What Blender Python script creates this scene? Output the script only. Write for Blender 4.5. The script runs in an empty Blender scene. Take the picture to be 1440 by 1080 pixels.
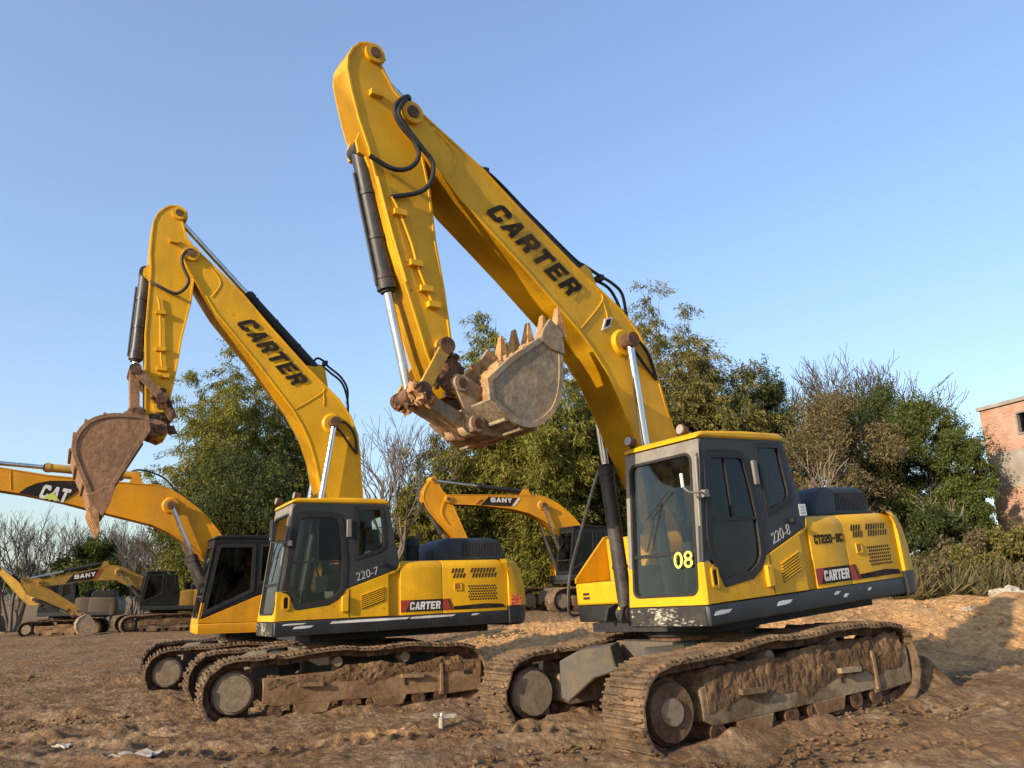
import bpy, math, random
import numpy as np
from mathutils import Vector, Matrix, noise as mnoise
random.seed(7); RNG = np.random.default_rng(11)
SC = bpy.context.scene
COL = SC.collection
D2R = math.radians

# ------------------------------------------------------------------ materials
MATS = {}
class NT:
    def __init__(s, name):
        s.m = bpy.data.materials.new(name); s.m.use_nodes = True
        s.t = s.m.node_tree; s.t.nodes.clear()
        s.out = s.n('ShaderNodeOutputMaterial')
    def n(s, typ, **kw):
        x = s.t.nodes.new(typ)
        for k, v in kw.items():
            if k.startswith('_'): setattr(x, k[1:], v)
            else: x.inputs[k.replace('__', ' ')].default_value = v
        return x
    def l(s, a, b): s.t.links.new(a, b)
    def obj(s): return s.n('ShaderNodeTexCoord').outputs['Object']
    def noise(s, scale, detail=5, rough=.6, vec=None, dist=0, stretch=None):
        x = s.n('ShaderNodeTexNoise', Scale=scale, Detail=detail, Roughness=rough, Distortion=dist)
        v = vec or s.obj()
        if stretch:
            mp = s.n('ShaderNodeMapping'); mp.inputs['Scale'].default_value = stretch
            s.l(v, mp.inputs['Vector']); v = mp.outputs[0]
        s.l(v, x.inputs['Vector']); return x.outputs['Fac']
    def ramp(s, fac, stops, interp='LINEAR'):
        r = s.n('ShaderNodeValToRGB'); r.color_ramp.interpolation = interp
        e = r.color_ramp.elements
        while len(e) < len(stops): e.new(.5)
        for i, (p, c) in enumerate(stops):
            e[i].position = p
            e[i].color = (c, c, c, 1) if isinstance(c, (int, float)) else (*c, 1)
        s.l(fac, r.inputs['Fac']); return r.outputs['Color']
    def mix(s, fac, a, b, blend='MIX'):
        x = s.n('ShaderNodeMix', _data_type='RGBA', _blend_type=blend)
        for sock, v in ((x.inputs[0], fac), (x.inputs[6], a), (x.inputs[7], b)):
            if isinstance(v, (int, float)): sock.default_value = v
            elif isinstance(v, tuple): sock.default_value = (*v, 1)
            else: s.l(v, sock)
        return x.outputs[2]
    def math(s, op, a, b=0.):
        x = s.n('ShaderNodeMath', _operation=op)
        for i, v in enumerate((a, b)):
            if isinstance(v, (int, float)): x.inputs[i].default_value = v
            else: s.l(v, x.inputs[i])
        return x.outputs[0]
    def bump(s, h, strength=.3, dist=.02):
        b = s.n('ShaderNodeBump', Strength=strength, Distance=dist); s.l(h, b.inputs['Height']); return b.outputs['Normal']
    def bsdf(s, color, rough=.5, metal=0., normal=None, spec=.5, coat=0.):
        b = s.n('ShaderNodeBsdfPrincipled', Metallic=metal)
        b.inputs['Specular IOR Level'].default_value = spec
        b.inputs['Coat Weight'].default_value = coat
        for nm, v in (('Base Color', color), ('Roughness', rough)):
            if isinstance(v, tuple): b.inputs[nm].default_value = (*v, 1)
            elif isinstance(v, (int, float)): b.inputs[nm].default_value = v
            else: s.l(v, b.inputs[nm])
        if normal is not None: s.l(normal, b.inputs['Normal'])
        s.l(b.outputs[0], s.out.inputs['Surface']); return b

def paint(name, col, dust=(.30, .19, .10), dusty=.35, rough=.50, chips=True, fade=.12):
    t = NT(name)
    a = t.noise(1.1, 6, .62); b = t.noise(7, 6, .7); c = t.noise(2.2, 5, .65, stretch=(1, 1, .18))
    light = tuple(min(1, x * 1.14 + .002) for x in col); dark = tuple(x * .8 for x in col)
    base = t.mix(t.ramp(a, [(.35, 0), (.7, 1)]), dark, light)
    base = t.mix(t.math('MULTIPLY', t.ramp(c, [(.50, 0), (.72, 1)]), .45), base, tuple(x * .45 + .012 for x in col))
    sc = t.noise(9, 4, .6, stretch=(1.5, 1.5, 9), dist=1.2); base = t.mix(t.math('MULTIPLY', t.ramp(sc, [(.66, 0), (.70, 1)]), .35), base, light)
    dm = t.math('MULTIPLY', t.ramp(t.math('MULTIPLY', b, c), [(.22, 0), (.45, 1)]), dusty)
    base = t.mix(dm, base, dust)
    if chips:
        ch = t.ramp(t.noise(26, 3, .5), [(.66, 0), (.69, 1)])
        ch = t.math('MULTIPLY', ch, t.ramp(a, [(.5, 0), (.62, .8)]))
        base = t.mix(ch, base, (.13, .075, .04))
    r = t.math('ADD', t.math('MULTIPLY', b, .3), rough - .12)
    t.bsdf(base, r, 0, t.bump(t.noise(3, 2, .5), .05, .02), .32, .0)
    return t.m

def M(k): return MATS[k]
def make_materials():
    Y = (.70, .365, .003)
    MATS['yellow'] = paint('yellow_paint', Y, dusty=.10)
    MATS['yellow_deep'] = paint('orange_yellow_paint', (.66, .28, .002), dusty=.16)
    MATS['yellow_dusty'] = paint('dusty_yellow_paint', (.40, .22, .03), dust=(.16, .11, .06), dusty=.75)
    MATS['yellow_mud'] = paint('muddy_yellow_paint', (.50, .28, .03), dust=(.22, .14, .075), dusty=.9)
    MATS['steel_pale'] = paint('dusty_tan_paint', (.085, .062, .036), dust=(.13, .09, .06), dusty=.7)
    MATS['grey'] = paint('charcoal_paint', (.030, .034, .035), dust=(.10, .09, .07), dusty=.25, rough=.5)
    MATS['grey_pillar'] = paint('worn_grey_pillar', (.20, .185, .16), dust=(.36, .33, .28), dusty=.6, rough=.5)
    MATS['darkcab'] = paint('black_cab_paint', (.006, .006, .007), dust=(.03, .026, .02), dusty=.25, rough=.55)
    MATS['black'] = paint('black_rubber', (.018, .018, .019), dust=(.08, .065, .05), dusty=.35, rough=.6, chips=False)
    MATS['lining'] = paint('cab_lining', (.095, .105, .095), dust=(.10, .09, .07), dusty=.3, rough=.7, chips=False)
    MATS['seat'] = paint('seat_cloth', (.20, .22, .21), dust=(.25, .22, .17), dusty=.4, rough=.85, chips=False)
    MATS['barrel'] = paint('cylinder_barrel', (.035, .034, .034), dust=(.16, .13, .1), dusty=.55, rough=.4)
    MATS['dome'] = paint('blue_grey_cover', (.026, .036, .048), dust=(.12, .12, .11), dusty=.3, rough=.55)
    MATS['decal_black'] = paint('decal_black', (.010, .008, .006), dust=(.2, .10, .01), dusty=.3, rough=.85, chips=False)
    MATS['decal_white'] = paint('decal_white', (.70, .69, .65), dust=(.3, .25, .2), dusty=.4, rough=.5, chips=False)
    MATS['decal_red'] = paint('decal_red', (.36, .03, .025), dust=(.3, .2, .1), dusty=.4, rough=.5, chips=False)
    MATS['decal_grey'] = paint('decal_grey', (.42, .42, .40), dust=(.2, .2, .2), dusty=.4, rough=.6, chips=False)
    MATS['decal_lime'] = paint('decal_lime', (.62, .66, .12), dust=(.5, .5, .2), dusty=.2, rough=.6, chips=False)
    MATS['slot'] = paint('vent_slot_black', (.020, .012, .008), dust=(.05, .03, .02), dusty=.4, rough=.7, chips=False)
    t = NT('chrome_rod'); n = t.noise(14, 4, .6, stretch=(1, 1, .25))
    t.bsdf(t.ramp(n, [(.35, (.50, .49, .47)), (.7, (.72, .71, .69))]), t.ramp(n, [(.3, .16), (.7, .34)]), 1.); MATS['chrome'] = t.m
    t = NT('worn_steel'); n = t.noise(6, 6, .65)
    t.bsdf(t.ramp(n, [(.35, (.10, .07, .045)), (.55, (.24, .21, .18)), (.75, (.36, .30, .23))]), .55, .35, t.bump(n, .2, .02)); MATS['steel'] = t.m
    t = NT('rusty_steel'); n = t.noise(9, 6, .7)
    t.bsdf(t.ramp(n, [(.35, (.035, .018, .010)), (.55, (.13, .060, .028)), (.75, (.26, .14, .07))]), .8, .1, t.bump(n, .5, .03)); MATS['rust'] = t.m
    # bucket: bare worn steel caked with ochre earth
    t = NT('bucket_steel'); a = t.noise(1.7, 6, .6); b = t.noise(11, 7, .7)
    st = t.ramp(b, [(.3, (.16, .12, .078)), (.55, (.27, .215, .145)), (.75, (.39, .32, .22))])
    er = t.ramp(b, [(.3, (.26, .145, .07)), (.7, (.50, .33, .185))])
    t.bsdf(t.mix(t.ramp(a, [(.45, 0), (.62, 1)]), st, er), .8, 0, t.bump(b, .55, .03), .3); MATS['bucket'] = t.m
    t = NT('bucket_red_earth'); a = t.noise(1.9, 6, .6); b = t.noise(11, 7, .7)
    st = t.ramp(b, [(.3, (.15, .085, .045)), (.7, (.27, .165, .095))])
    er = t.ramp(b, [(.3, (.20, .10, .05)), (.7, (.37, .21, .12))])
    t.bsdf(t.mix(t.ramp(a, [(.4, 0), (.6, 1)]), st, er), .85, 0, t.bump(b, .6, .03), .25); MATS['bucket_red'] = t.m
    t = NT('ochre_earth'); b = t.noise(8, 8, .7)
    t.bsdf(t.ramp(b, [(.3, (.24, .12, .05)), (.5, (.44, .245, .105)), (.72, (.62, .40, .20))]), .95, 0, t.bump(b, .9, .05), .1); MATS['earth'] = t.m
    # caked mud on the running gear
    t = NT('caked_mud'); a = t.noise(2.3, 5, .6); b = t.noise(17, 8, .75)
    lo = t.ramp(b, [(.3, (.085, .049, .025)), (.7, (.195, .118, .062))]); hi = t.ramp(b, [(.3, (.16, .090, .045)), (.7, (.34, .215, .12))])
    t.bsdf(t.mix(t.ramp(a, [(.42, 0), (.62, 1)]), lo, hi), .95, 0, t.bump(b, 1., .05), .15); MATS['mud'] = t.m
    t = NT('track_shoe_steel'); a = t.noise(3.1, 5, .6); b = t.noise(21, 8, .75)
    lo = t.ramp(b, [(.3, (.045, .030, .020)), (.7, (.15, .105, .068))]); hi = t.ramp(b, [(.3, (.14, .085, .045)), (.7, (.32, .21, .12))])
    t.bsdf(t.mix(t.ramp(a, [(.4, 0), (.65, 1)]), lo, hi), .85, .1, t.bump(b, .9, .03), .25); MATS['shoe'] = t.m
    t = NT('dusty_frame_steel'); a = t.noise(1.6, 5, .6); b = t.noise(15, 8, .7)
    lo = t.ramp(b, [(.3, (.10, .055, .028)), (.7, (.21, .120, .062))]); hi = t.ramp(b, [(.3, (.20, .115, .058)), (.7, (.33, .215, .120))])
    t.bsdf(t.mix(t.ramp(a, [(.38, 0), (.6, 1)]), lo, hi), .9, 0, t.bump(b, .5, .03), .2); MATS['frame'] = t.m
    t = NT('dried_tan_steel'); a = t.noise(1.6, 5, .6); b = t.noise(15, 8, .7)
    lo = t.ramp(b, [(.3, (.075, .047, .026)), (.7, (.18, .120, .068))]); hi = t.ramp(b, [(.3, (.19, .135, .078)), (.7, (.35, .265, .165))])
    t.bsdf(t.mix(t.ramp(a, [(.42, 0), (.58, 1)]), lo, hi), .9, 0, t.bump(b, .5, .03), .2); MATS['frame_tan'] = t.m
    MATS['steel_mud'] = paint('muddy_grey_carbody', (.085, .082, .070), dust=(.17, .115, .065), dusty=.8, rough=.85)
    t = NT('hub_plate'); b = t.noise(13, 7, .7)
    t.bsdf(t.ramp(b, [(.3, (.15, .105, .065)), (.7, (.29, .22, .15))]), .9, 0, t.bump(b, .4, .02), .2); MATS['hub'] = t.m
    # scratched black front skirt
    t = NT('scraped_skirt'); a = t.noise(2.6, 5, .7); b = t.noise(16, 6, .75, stretch=(1, 1, 3))
    sc = t.ramp(t.math('MULTIPLY', a, b), [(.30, 0), (.36, 1)])
    base = t.mix(t.ramp(t.noise(5, 5, .6), [(.4, 0), (.75, .5)]), (.014, .015, .016), (.085, .065, .045))
    t.bsdf(t.mix(sc, base, (.42, .38, .30)), .55, 0); MATS['skirt_worn'] = t.m
    t = NT('skirt_paint'); a = t.noise(1.3, 5, .7); b = t.noise(12, 6, .75)
    sc = t.ramp(t.math('MULTIPLY', a, b), [(.375, 0), (.40, 1)])
    base = t.mix(t.ramp(t.noise(4, 5, .6), [(.4, 0), (.75, .5)]), (.012, .014, .016), (.05, .043, .034))
    t.bsdf(t.mix(sc, base, (.36, .33, .29)), .5, 0); MATS['skirt'] = t.m
    # glass
    def glass(name, tint, fr):
        t = NT(name)
        tr = t.n('ShaderNodeBsdfTransparent'); tr.inputs[0].default_value = (*tint, 1)
        gl = t.n('ShaderNodeBsdfGlossy', Roughness=.03); gl.inputs[0].default_value = (.9, .9, .9, 1)
        f = t.n('ShaderNodeFresnel', IOR=1.33)
        mx = t.n('ShaderNodeMixShader'); t.l(t.math('ADD', f.outputs[0], fr), mx.inputs[0])
        df = t.n('ShaderNodeBsdfDiffuse'); df.inputs[0].default_value = (.20, .19, .165, 1)
        t.l(tr.outputs[0], mx.inputs[1]); t.l(gl.outputs[0], mx.inputs[2])
        m2 = t.n('ShaderNodeMixShader'); t.l(t.ramp(t.noise(2.5, 6, .7), [(.4, .0), (.8, .07)]), m2.inputs[0])
        t.l(mx.outputs[0], m2.inputs[1]); t.l(df.outputs[0], m2.inputs[2])
        t.l(m2.outputs[0], t.out.inputs['Surface']); return t.m
    MATS['glass'] = glass('cab_glass', (.66, .70, .66), .0)
    MATS['glass_dark'] = glass('tinted_glass', (.09, .095, .095), .0)
    t = NT('lamp_lens'); t.bsdf((.40, .36, .30), .25, .3); MATS['lens'] = t.m
    t = NT('red_reflector'); n = t.noise(30, 2, .5); t.bsdf(t.ramp(n, [(.45, (.42, .05, .02)), (.6, (.60, .22, .10))]), .35); MATS['redlamp'] = t.m
    # ground
    t = NT('churned_soil'); o = t.obj()
    big = t.noise(.16, 5, .6, o); mid = t.noise(.9, 7, .68, o); fine = t.noise(7, 9, .75, o); st = t.noise(.55, 6, .7, o, .6, (.35, 1.6, 1))
    dk = t.ramp(fine, [(.30, (.085, .046, .022)), (.5, (.20, .117, .058)), (.70, (.35, .225, .122))])
    gy = t.ramp(fine, [(.30, (.13, .080, .043)), (.5, (.265, .175, .100)), (.70, (.42, .305, .19))])
    og = t.ramp(fine, [(.30, (.36, .175, .062)), (.5, (.60, .335, .135)), (.70, (.76, .50, .25))])
    c = t.mix(t.ramp(t.math('ADD', t.math('MULTIPLY', mid, .6), t.math('MULTIPLY', st, .4)), [(.42, 0), (.60, 1)]), dk, gy)
    at = t.n('ShaderNodeAttribute', _attribute_name='ochre')
    k = t.math('ADD', at.outputs['Fac'], t.math('MULTIPLY', t.math('SUBTRACT', mid, .5), 1.1))
    c = t.mix(t.ramp(t.noise(.42, 5, .6, o, .4), [(.54, 0), (.66, .6)]), c, (.27, .15, .072)); c = t.mix(t.ramp(k, [(.38, 0), (.62, 1)]), c, og)
    wet = t.ramp(t.noise(.75, 6, .72, o, .8, (1, .55, 1)), [(.53, 0), (.60, 1)]); c = t.mix(t.math('MULTIPLY', wet, .42), c, (.055, .034, .020))
    dry = t.ramp(t.noise(1.25, 7, .74, o, .5), [(.56, 0), (.64, 1)]); c = t.mix(t.math('MULTIPLY', dry, .45), c, (.46, .34, .215))
    def vor(sc, rnd):
        v = t.n('ShaderNodeTexVoronoi', Scale=sc, Randomness=rnd); wv = t.n('ShaderNodeVectorMath', _operation='ADD'); nn = t.n('ShaderNodeTexNoise', Scale=sc * .7, Detail=3); t.l(o, nn.inputs['Vector']); sv = t.n('ShaderNodeVectorMath', _operation='SCALE'); sv.inputs['Scale'].default_value = .6 / sc; t.l(nn.outputs['Color'], sv.inputs[0]); t.l(o, wv.inputs[0]); t.l(sv.outputs[0], wv.inputs[1]); t.l(wv.outputs[0], v.inputs['Vector']); return v
    v1, v2 = vor(13, 1), vor(34, 1)
    peb = t.math('MULTIPLY', t.ramp(v2.outputs['Distance'], [(.18, 1), (.30, 0)]), t.ramp(v2.outputs['Color'], [(.62, 0), (.66, 1)]))
    c = t.mix(t.math('MULTIPLY', peb, .55), c, (.42, .31, .20))
    c = t.mix(t.math('MULTIPLY', t.ramp(v1.outputs['Distance'], [(.45, 0), (.75, 1)]), .22), c, (.05, .032, .020))
    h = t.math('ADD', t.math('MULTIPLY', fine, .5), t.math('MULTIPLY', t.noise(28, 6, .7, o), .25))
    h = t.math('ADD', h, t.math('ADD', t.math('MULTIPLY', t.math('SUBTRACT', 1., v1.outputs['Distance']), .35), t.math('MULTIPLY', peb, .3)))
    t.bsdf(c, .97, 0, t.bump(h, 1., .09), .1); MATS['soil'] = t.m
    t = NT('pale_plastic'); n = t.noise(9, 5, .6); t.bsdf(t.ramp(n, [(.3, (.20, .16, .12)), (.7, (.44, .39, .33))]), .6); MATS['plastic'] = t.m
    t = NT('pale_stone'); n = t.noise(6, 6, .65); t.bsdf(t.ramp(n, [(.3, (.22, .19, .15)), (.7, (.46, .41, .34))]), .9, 0, t.bump(n, .5, .03)); MATS['stone'] = t.m
    # bark and leaves
    def bark(name, a, b):
        t = NT(name); n = t.noise(5, 6, .7, stretch=(1, 1, .3)); t.bsdf(t.ramp(n, [(.3, a), (.7, b)]), .9, 0, t.bump(n, .4, .02), .1); MATS[name] = t.m
    bark('bark_dark', (.030, .022, .017), (.085, .065, .048)); bark('bark_pale', (.12, .095, .07), (.25, .20, .15)); bark('bark_grey', (.075, .062, .055), (.16, .135, .12))
    bark('culm', (.07, .075, .03), (.16, .15, .06))
    def leaf(name, cols, tr=.3):
        t = NT(name); gi = t.n('ShaderNodeNewGeometry')
        n = t.noise(.55, 3, .6); r = t.math('ADD', t.math('MULTIPLY', gi.outputs['Random Per Island'], .5), t.math('MULTIPLY', n, .5))
        c = t.ramp(r, [(.22 + .56 * i / (len(cols) - 1), x) for i, x in enumerate(cols)])
        p = t.n('ShaderNodeBsdfPrincipled', Roughness=.75); p.inputs['Specular IOR Level'].default_value = .12
        tl = t.n('ShaderNodeBsdfTranslucent'); t.l(c, p.inputs['Base Color']); t.l(c, tl.inputs[0])
        mx = t.n('ShaderNodeMixShader'); mx.inputs[0].default_value = tr
        t.l(p.outputs[0], mx.inputs[1]); t.l(tl.outputs[0], mx.inputs[2]); t.l(mx.outputs[0], t.out.inputs['Surface']); MATS[name] = t.m
    leaf('leaf_bamboo', [(.066, .084, .016), (.135, .148, .026), (.215, .200, .038), (.32, .26, .066)])
    leaf('leaf_olive', [(.060, .068, .019), (.118, .118, .030), (.185, .160, .044), (.27, .21, .078)])
    leaf('leaf_green', [(.034, .050, .013), (.062, .086, .020), (.105, .124, .028), (.165, .165, .045)])
    leaf('leaf_dark', [(.024, .038, .013), (.045, .062, .019), (.075, .090, .027), (.120, .120, .040)])
    leaf('leaf_dry', [(.080, .066, .034), (.135, .105, .052), (.20, .15, .075), (.10, .105, .035)])
    leaf('grass_dry', [(.07, .065, .028), (.12, .10, .048), (.20, .165, .085), (.07, .09, .025)], .2)
    # brick
    t = NT('red_brick'); br = t.n('ShaderNodeTexBrick', Scale=1.0)
    br.inputs['Color1'].default_value = (.30, .105, .058, 1); br.inputs['Color2'].default_value = (.40, .175, .10, 1); br.inputs['Mortar'].default_value = (.36, .30, .24, 1)
    br.inputs['Mortar Size'].default_value = .012; br.inputs['Brick Width'].default_value = .24; br.inputs['Row Height'].default_value = .075
    mp = t.n('ShaderNodeMapping'); mp.inputs['Rotation'].default_value = (D2R(90), 0, 0); t.l(t.obj(), mp.inputs['Vector']); t.l(mp.outputs[0], br.inputs['Vector'])
    w = t.noise(.9, 6, .65)
    t.bsdf(t.mix(t.ramp(w, [(.42, 0), (.66, .85)]), br.outputs['Color'], (.40, .30, .22)), .95, 0, t.bump(br.outputs['Fac'], -.4, .01), .1); MATS['brick'] = t.m
    t = NT('grey_render'); n = t.noise(1.7, 7, .65); t.bsdf(t.ramp(n, [(.3, (.20, .175, .145)), (.7, (.34, .30, .25))]), .95, 0, t.bump(n, .3, .02), .1); MATS['render'] = t.m

# ------------------------------------------------------------------ mesh builder
GLYPH = {
 'C': [[[(1, .66), (1, .84), (.82, 1), (.18, 1), (0, .84), (0, .16), (.18, 0), (.82, 0), (1, .16), (1, .38), (.67, .38), (.67, .25), (.33, .25), (.33, .75), (.67, .75), (.67, .66)]]],
 'A': [[[(0, 0), (.32, 1), (.68, 1), (1, 0), (.67, 0), (.62, .19), (.38, .19), (.33, 0)], [(.43, .41), (.57, .41), (.5, .70)]]],
 'R': [[[(0, 0), (0, 1), (.82, 1), (1, .85), (1, .56), (.85, .44), (1, 0), (.66, 0), (.54, .37), (.33, .37), (.33, 0)], [(.33, .60), (.33, .77), (.67, .77), (.67, .60)]]],
 'T': [[[(.33, 0), (.33, .76), (0, .76), (0, 1), (1, 1), (1, .76), (.67, .76), (.67, 0)]]],
 'E': [[[(0, 0), (0, 1), (.95, 1), (.95, .77), (.33, .77), (.33, .62), (.86, .62), (.86, .40), (.33, .40), (.33, .23), (.95, .23), (.95, 0)]]],
 'S': [[[(1, .68), (1, .84), (.84, 1), (.16, 1), (0, .85), (0, .55), (.13, .41), (.68, .41), (.68, .23), (.32, .23), (.32, .33), (0, .33), (0, .16), (.16, 0), (.84, 0), (1, .15), (1, .5), (.87, .63), (.32, .63), (.32, .77), (.68, .77), (.68, .68)]]],
 'N': [[[(0, 0), (0, 1), (.30, 1), (.69, .45), (.69, 1), (1, 1), (1, 0), (.70, 0), (.31, .55), (.31, 0)]]],
 'Y': [[[(.34, 0), (.34, .4), (0, 1), (.35, 1), (.5, .66), (.65, 1), (1, 1), (.66, .4), (.66, 0)]]],
 '2': [[[(0, .66), (0, .85), (.15, 1), (.85, 1), (1, .85), (1, .56), (.88, .44), (.36, .30), (.36, .24), (1, .24), (1, 0), (0, 0), (0, .38), (.1, .5), (.68, .64), (.68, .77), (.32, .77), (.32, .66)]]],
 '0': [[[(.16, 0), (0, .16), (0, .84), (.16, 1), (.84, 1), (1, .84), (1, .16), (.84, 0)], [(.32, .24), (.68, .24), (.68, .76), (.32, .76)]]],
 '8': [[[(.16, 0), (0, .14), (0, .42), (.1, .51), (0, .60), (0, .86), (.16, 1), (.84, 1), (1, .86), (1, .60), (.9, .51), (1, .42), (1, .14), (.84, 0)], [(.32, .22), (.68, .22), (.68, .41), (.32, .41)], [(.32, .61), (.68, .61), (.68, .78), (.32, .78)]]],
 '-': [[[(.1, .40), (.9, .40), (.9, .60), (.1, .60)]]]}
class MB:
    def __init__(s): s.v = []; s.f = []; s.mi = []; s.mats = []; s.T = Matrix.Identity(4)
    def _m(s, mat):
        if mat not in s.mats: s.mats.append(mat)
        return s.mats.index(mat)
    def add(s, vs, fs, mat, T=None):
        T = s.T @ T if T is not None else s.T
        b = len(s.v); k = s._m(mat)
        s.v += [tuple(T @ Vector(p)) for p in vs]
        s.f += [tuple(b + i for i in f) for f in fs]; s.mi += [k] * len(fs); return s
    def box(s, x0, x1, y0, y1, z0, z1, mat, T=None, bv=0):
        vs = [(x, y, z) for x in (x0, x1) for y in (y0, y1) for z in (z0, z1)]
        fs = [(0, 1, 3, 2), (4, 6, 7, 5), (0, 4, 5, 1), (2, 3, 7, 6), (0, 2, 6, 4), (1, 5, 7, 3)]
        return s.add(vs, fs, mat, T)
    def beam(s, a, b, w, h, mat, up=(0, 0, 1)):
        a, b = Vector(a), Vector(b); d = (b - a); L = d.length; d.normalize()
        u = Vector(up); sd = d.cross(u).normalized(); u = sd.cross(d)
        T = Matrix.Translation(a) @ Matrix((d, sd, u)).transposed().to_4x4()
        return s.box(0, L, -w / 2, w / 2, -h / 2, h / 2, mat, T)
    def cyl(s, a, b, r0, mat, r1=None, n=20, cap=True):
        r1 = r0 if r1 is None else r1
        a, b = Vector(a), Vector(b); d = (b - a).normalized()
        u = d.orthogonal().normalized(); w = d.cross(u); vs = []
        for c, r in ((a, r0), (b, r1)):
            vs += [tuple(c + (u * math.cos(t) + w * math.sin(t)) * r) for t in [2 * math.pi * i / n for i in range(n)]]
        fs = [(i, (i + 1) % n, n + (i + 1) % n, n + i) for i in range(n)]
        if cap: fs += [tuple(range(n - 1, -1, -1)), tuple(range(n, 2 * n))]
        return s.add(vs, fs, mat)
    def tube(s, pts, r, mat, n=8, smooth=6, taper=None):
        P = [Vector(p) for p in pts]
        if smooth and len(P) > 2:
            Q = []
            for i in range(len(P) - 1):
                p0, p1, p2, p3 = P[max(i - 1, 0)], P[i], P[i + 1], P[min(i + 2, len(P) - 1)]
                for k in range(smooth):
                    t = k / smooth
                    Q.append(.5 * ((2 * p1) + (p2 - p0) * t + (2 * p0 - 5 * p1 + 4 * p2 - p3) * t * t + (3 * p1 - p0 - 3 * p2 + p3) * t ** 3))
            P = Q + [P[-1]]
        vs = []; fs = []; u = None; m = len(P)
        for i, p in enumerate(P):
            d = (P[min(i + 1, m - 1)] - P[max(i - 1, 0)])
            if d.length < 1e-6: d = Vector((0, 0, 1))
            d.normalize()
            u = d.orthogonal().normalized() if u is None else (u - d * u.dot(d)).normalized()
            w = d.cross(u); rr = r if taper is None else r + (taper - r) * i / (m - 1)
            vs += [tuple(p + (u * math.cos(t) + w * math.sin(t)) * rr) for t in [2 * math.pi * k / n for k in range(n)]]
        for i in range(m - 1):
            fs += [(i * n + k, i * n + (k + 1) % n, (i + 1) * n + (k + 1) % n, (i + 1) * n + k) for k in range(n)]
        fs += [tuple(range(n - 1, -1, -1)), tuple((m - 1) * n + k for k in range(n))]
        return s.add(vs, fs, mat)
    def prof(s, loops, w0, w1, mat, T=None, bv=0.0, br=1):
        """closed 2D outlines (first outer, rest holes), extruded from w0 to w1; u,v,w -> x,z,y unless T given"""
        cu = bpy.data.curves.new('t', 'CURVE'); cu.dimensions = '2D'; cu.fill_mode = 'BOTH'
        cu.extrude = max((w1 - w0) / 2 - bv, 1e-4); cu.bevel_depth = bv; cu.bevel_resolution = br; cu.offset = -bv
        for lp in loops:
            sp = cu.splines.new('POLY'); sp.points.add(len(lp) - 1); sp.use_cyclic_u = True
            for q, (a, b) in zip(sp.points, lp): q.co = (a, b, 0, 1)
        o = bpy.data.objects.new('t', cu); me = bpy.data.meshes.new_from_object(o)
        T = T if T is not None else Matrix(((1, 0, 0, 0), (0, 0, 1, 0), (0, 1, 0, 0), (0, 0, 0, 1)))
        vs = [(v.co.x, v.co.y, v.co.z + (w0 + w1) / 2) for v in me.vertices]
        flip = T.to_3x3().determinant() < 0
        fs = [tuple(p.vertices)[::-1] if flip else tuple(p.vertices) for p in me.polygons]
        s.add(vs, fs, mat, T)
        bpy.data.objects.remove(o); bpy.data.curves.remove(cu); bpy.data.meshes.remove(me); return s
    def text(s, txt, w, h, mat, T, bold=.012, shear=0., depth=.004, center=False):
        cu = bpy.data.curves.new('t', 'FONT'); cu.body = txt; cu.extrude = .01; cu.offset = bold; cu.shear = shear; cu.size = 1; cu.resolution_u = 4
        o = bpy.data.objects.new('t', cu); me = bpy.data.meshes.new_from_object(o)
        co = np.array([v.co[:] for v in me.vertices]); lo, hi = co.min(0), co.max(0)
        co = (co - lo) / np.maximum(hi - lo, 1e-6) * np.array([w, h, depth])
        if center: co[:, :2] -= np.array([w, h]) / 2
        s.add([tuple(c) for c in co], [tuple(p.vertices) for p in me.polygons], mat, T)
        bpy.data.objects.remove(o); bpy.data.curves.remove(cu); bpy.data.meshes.remove(me); return s
    def block(s, txt, w, h, mat, T, shear=0., gap=.16, depth=.003):
        n = len(txt); cw = 1 / (n + (n - 1) * gap); x0 = 0
        for ch in txt:
            for part in GLYPH[ch]: s.prof([[((x0 + x * cw) * w + shear * y * h, y * h) for x, y in lp] for lp in part], 0, depth, mat, T)
            x0 += cw * (1 + gap)
        return s
    def lump(s, c, r, mat, seed=0, sub=2, rough=.35, sq=(1, 1, 1)):
        vs, fs = ico(sub); c = Vector(c); out = []
        for v in vs:
            v = Vector(v); k = 1 + rough * 2 * (mnoise.noise(v * 1.7 + Vector((seed * 3.1, seed, 0)))) + rough * .6 * mnoise.noise(v * 4.3 + Vector((seed, 0, 9)))
            out.append(tuple(c + Vector((v.x * r * sq[0], v.y * r * sq[1], v.z * r * sq[2])) * k))
        return s.add(out, fs, mat)
    def build(s, name, parent=None, smooth=35, bevel=0, seg=2):
        me = bpy.data.meshes.new(name); me.from_pydata(s.v, [], s.f)
        for k in s.mats: me.materials.append(MATS[k])
        me.polygons.foreach_set('material_index', s.mi)
        me.validate(); me.update()
        if smooth:
            me.polygons.foreach_set('use_smooth', [True] * len(me.polygons)); me.set_sharp_from_angle(angle=D2R(smooth))
        o = bpy.data.objects.new(name, me); COL.objects.link(o)
        if parent: o.parent = parent
        if bevel:
            b = o.modifiers.new('bevel', 'BEVEL'); b.width = bevel; b.segments = seg; b.limit_method = 'ANGLE'; b.angle_limit = D2R(40)
            b.harden_normals = False
        return o
_ICO = {}
def ico(sub):
    if sub in _ICO: return _ICO[sub]
    import bmesh
    bm = bmesh.new(); bmesh.ops.create_icosphere(bm, subdivisions=sub, radius=1)
    r = ([tuple(v.co) for v in bm.verts], [tuple(v.index for v in f.verts) for f in bm.faces]); bm.free(); _ICO[sub] = r; return r

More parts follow.
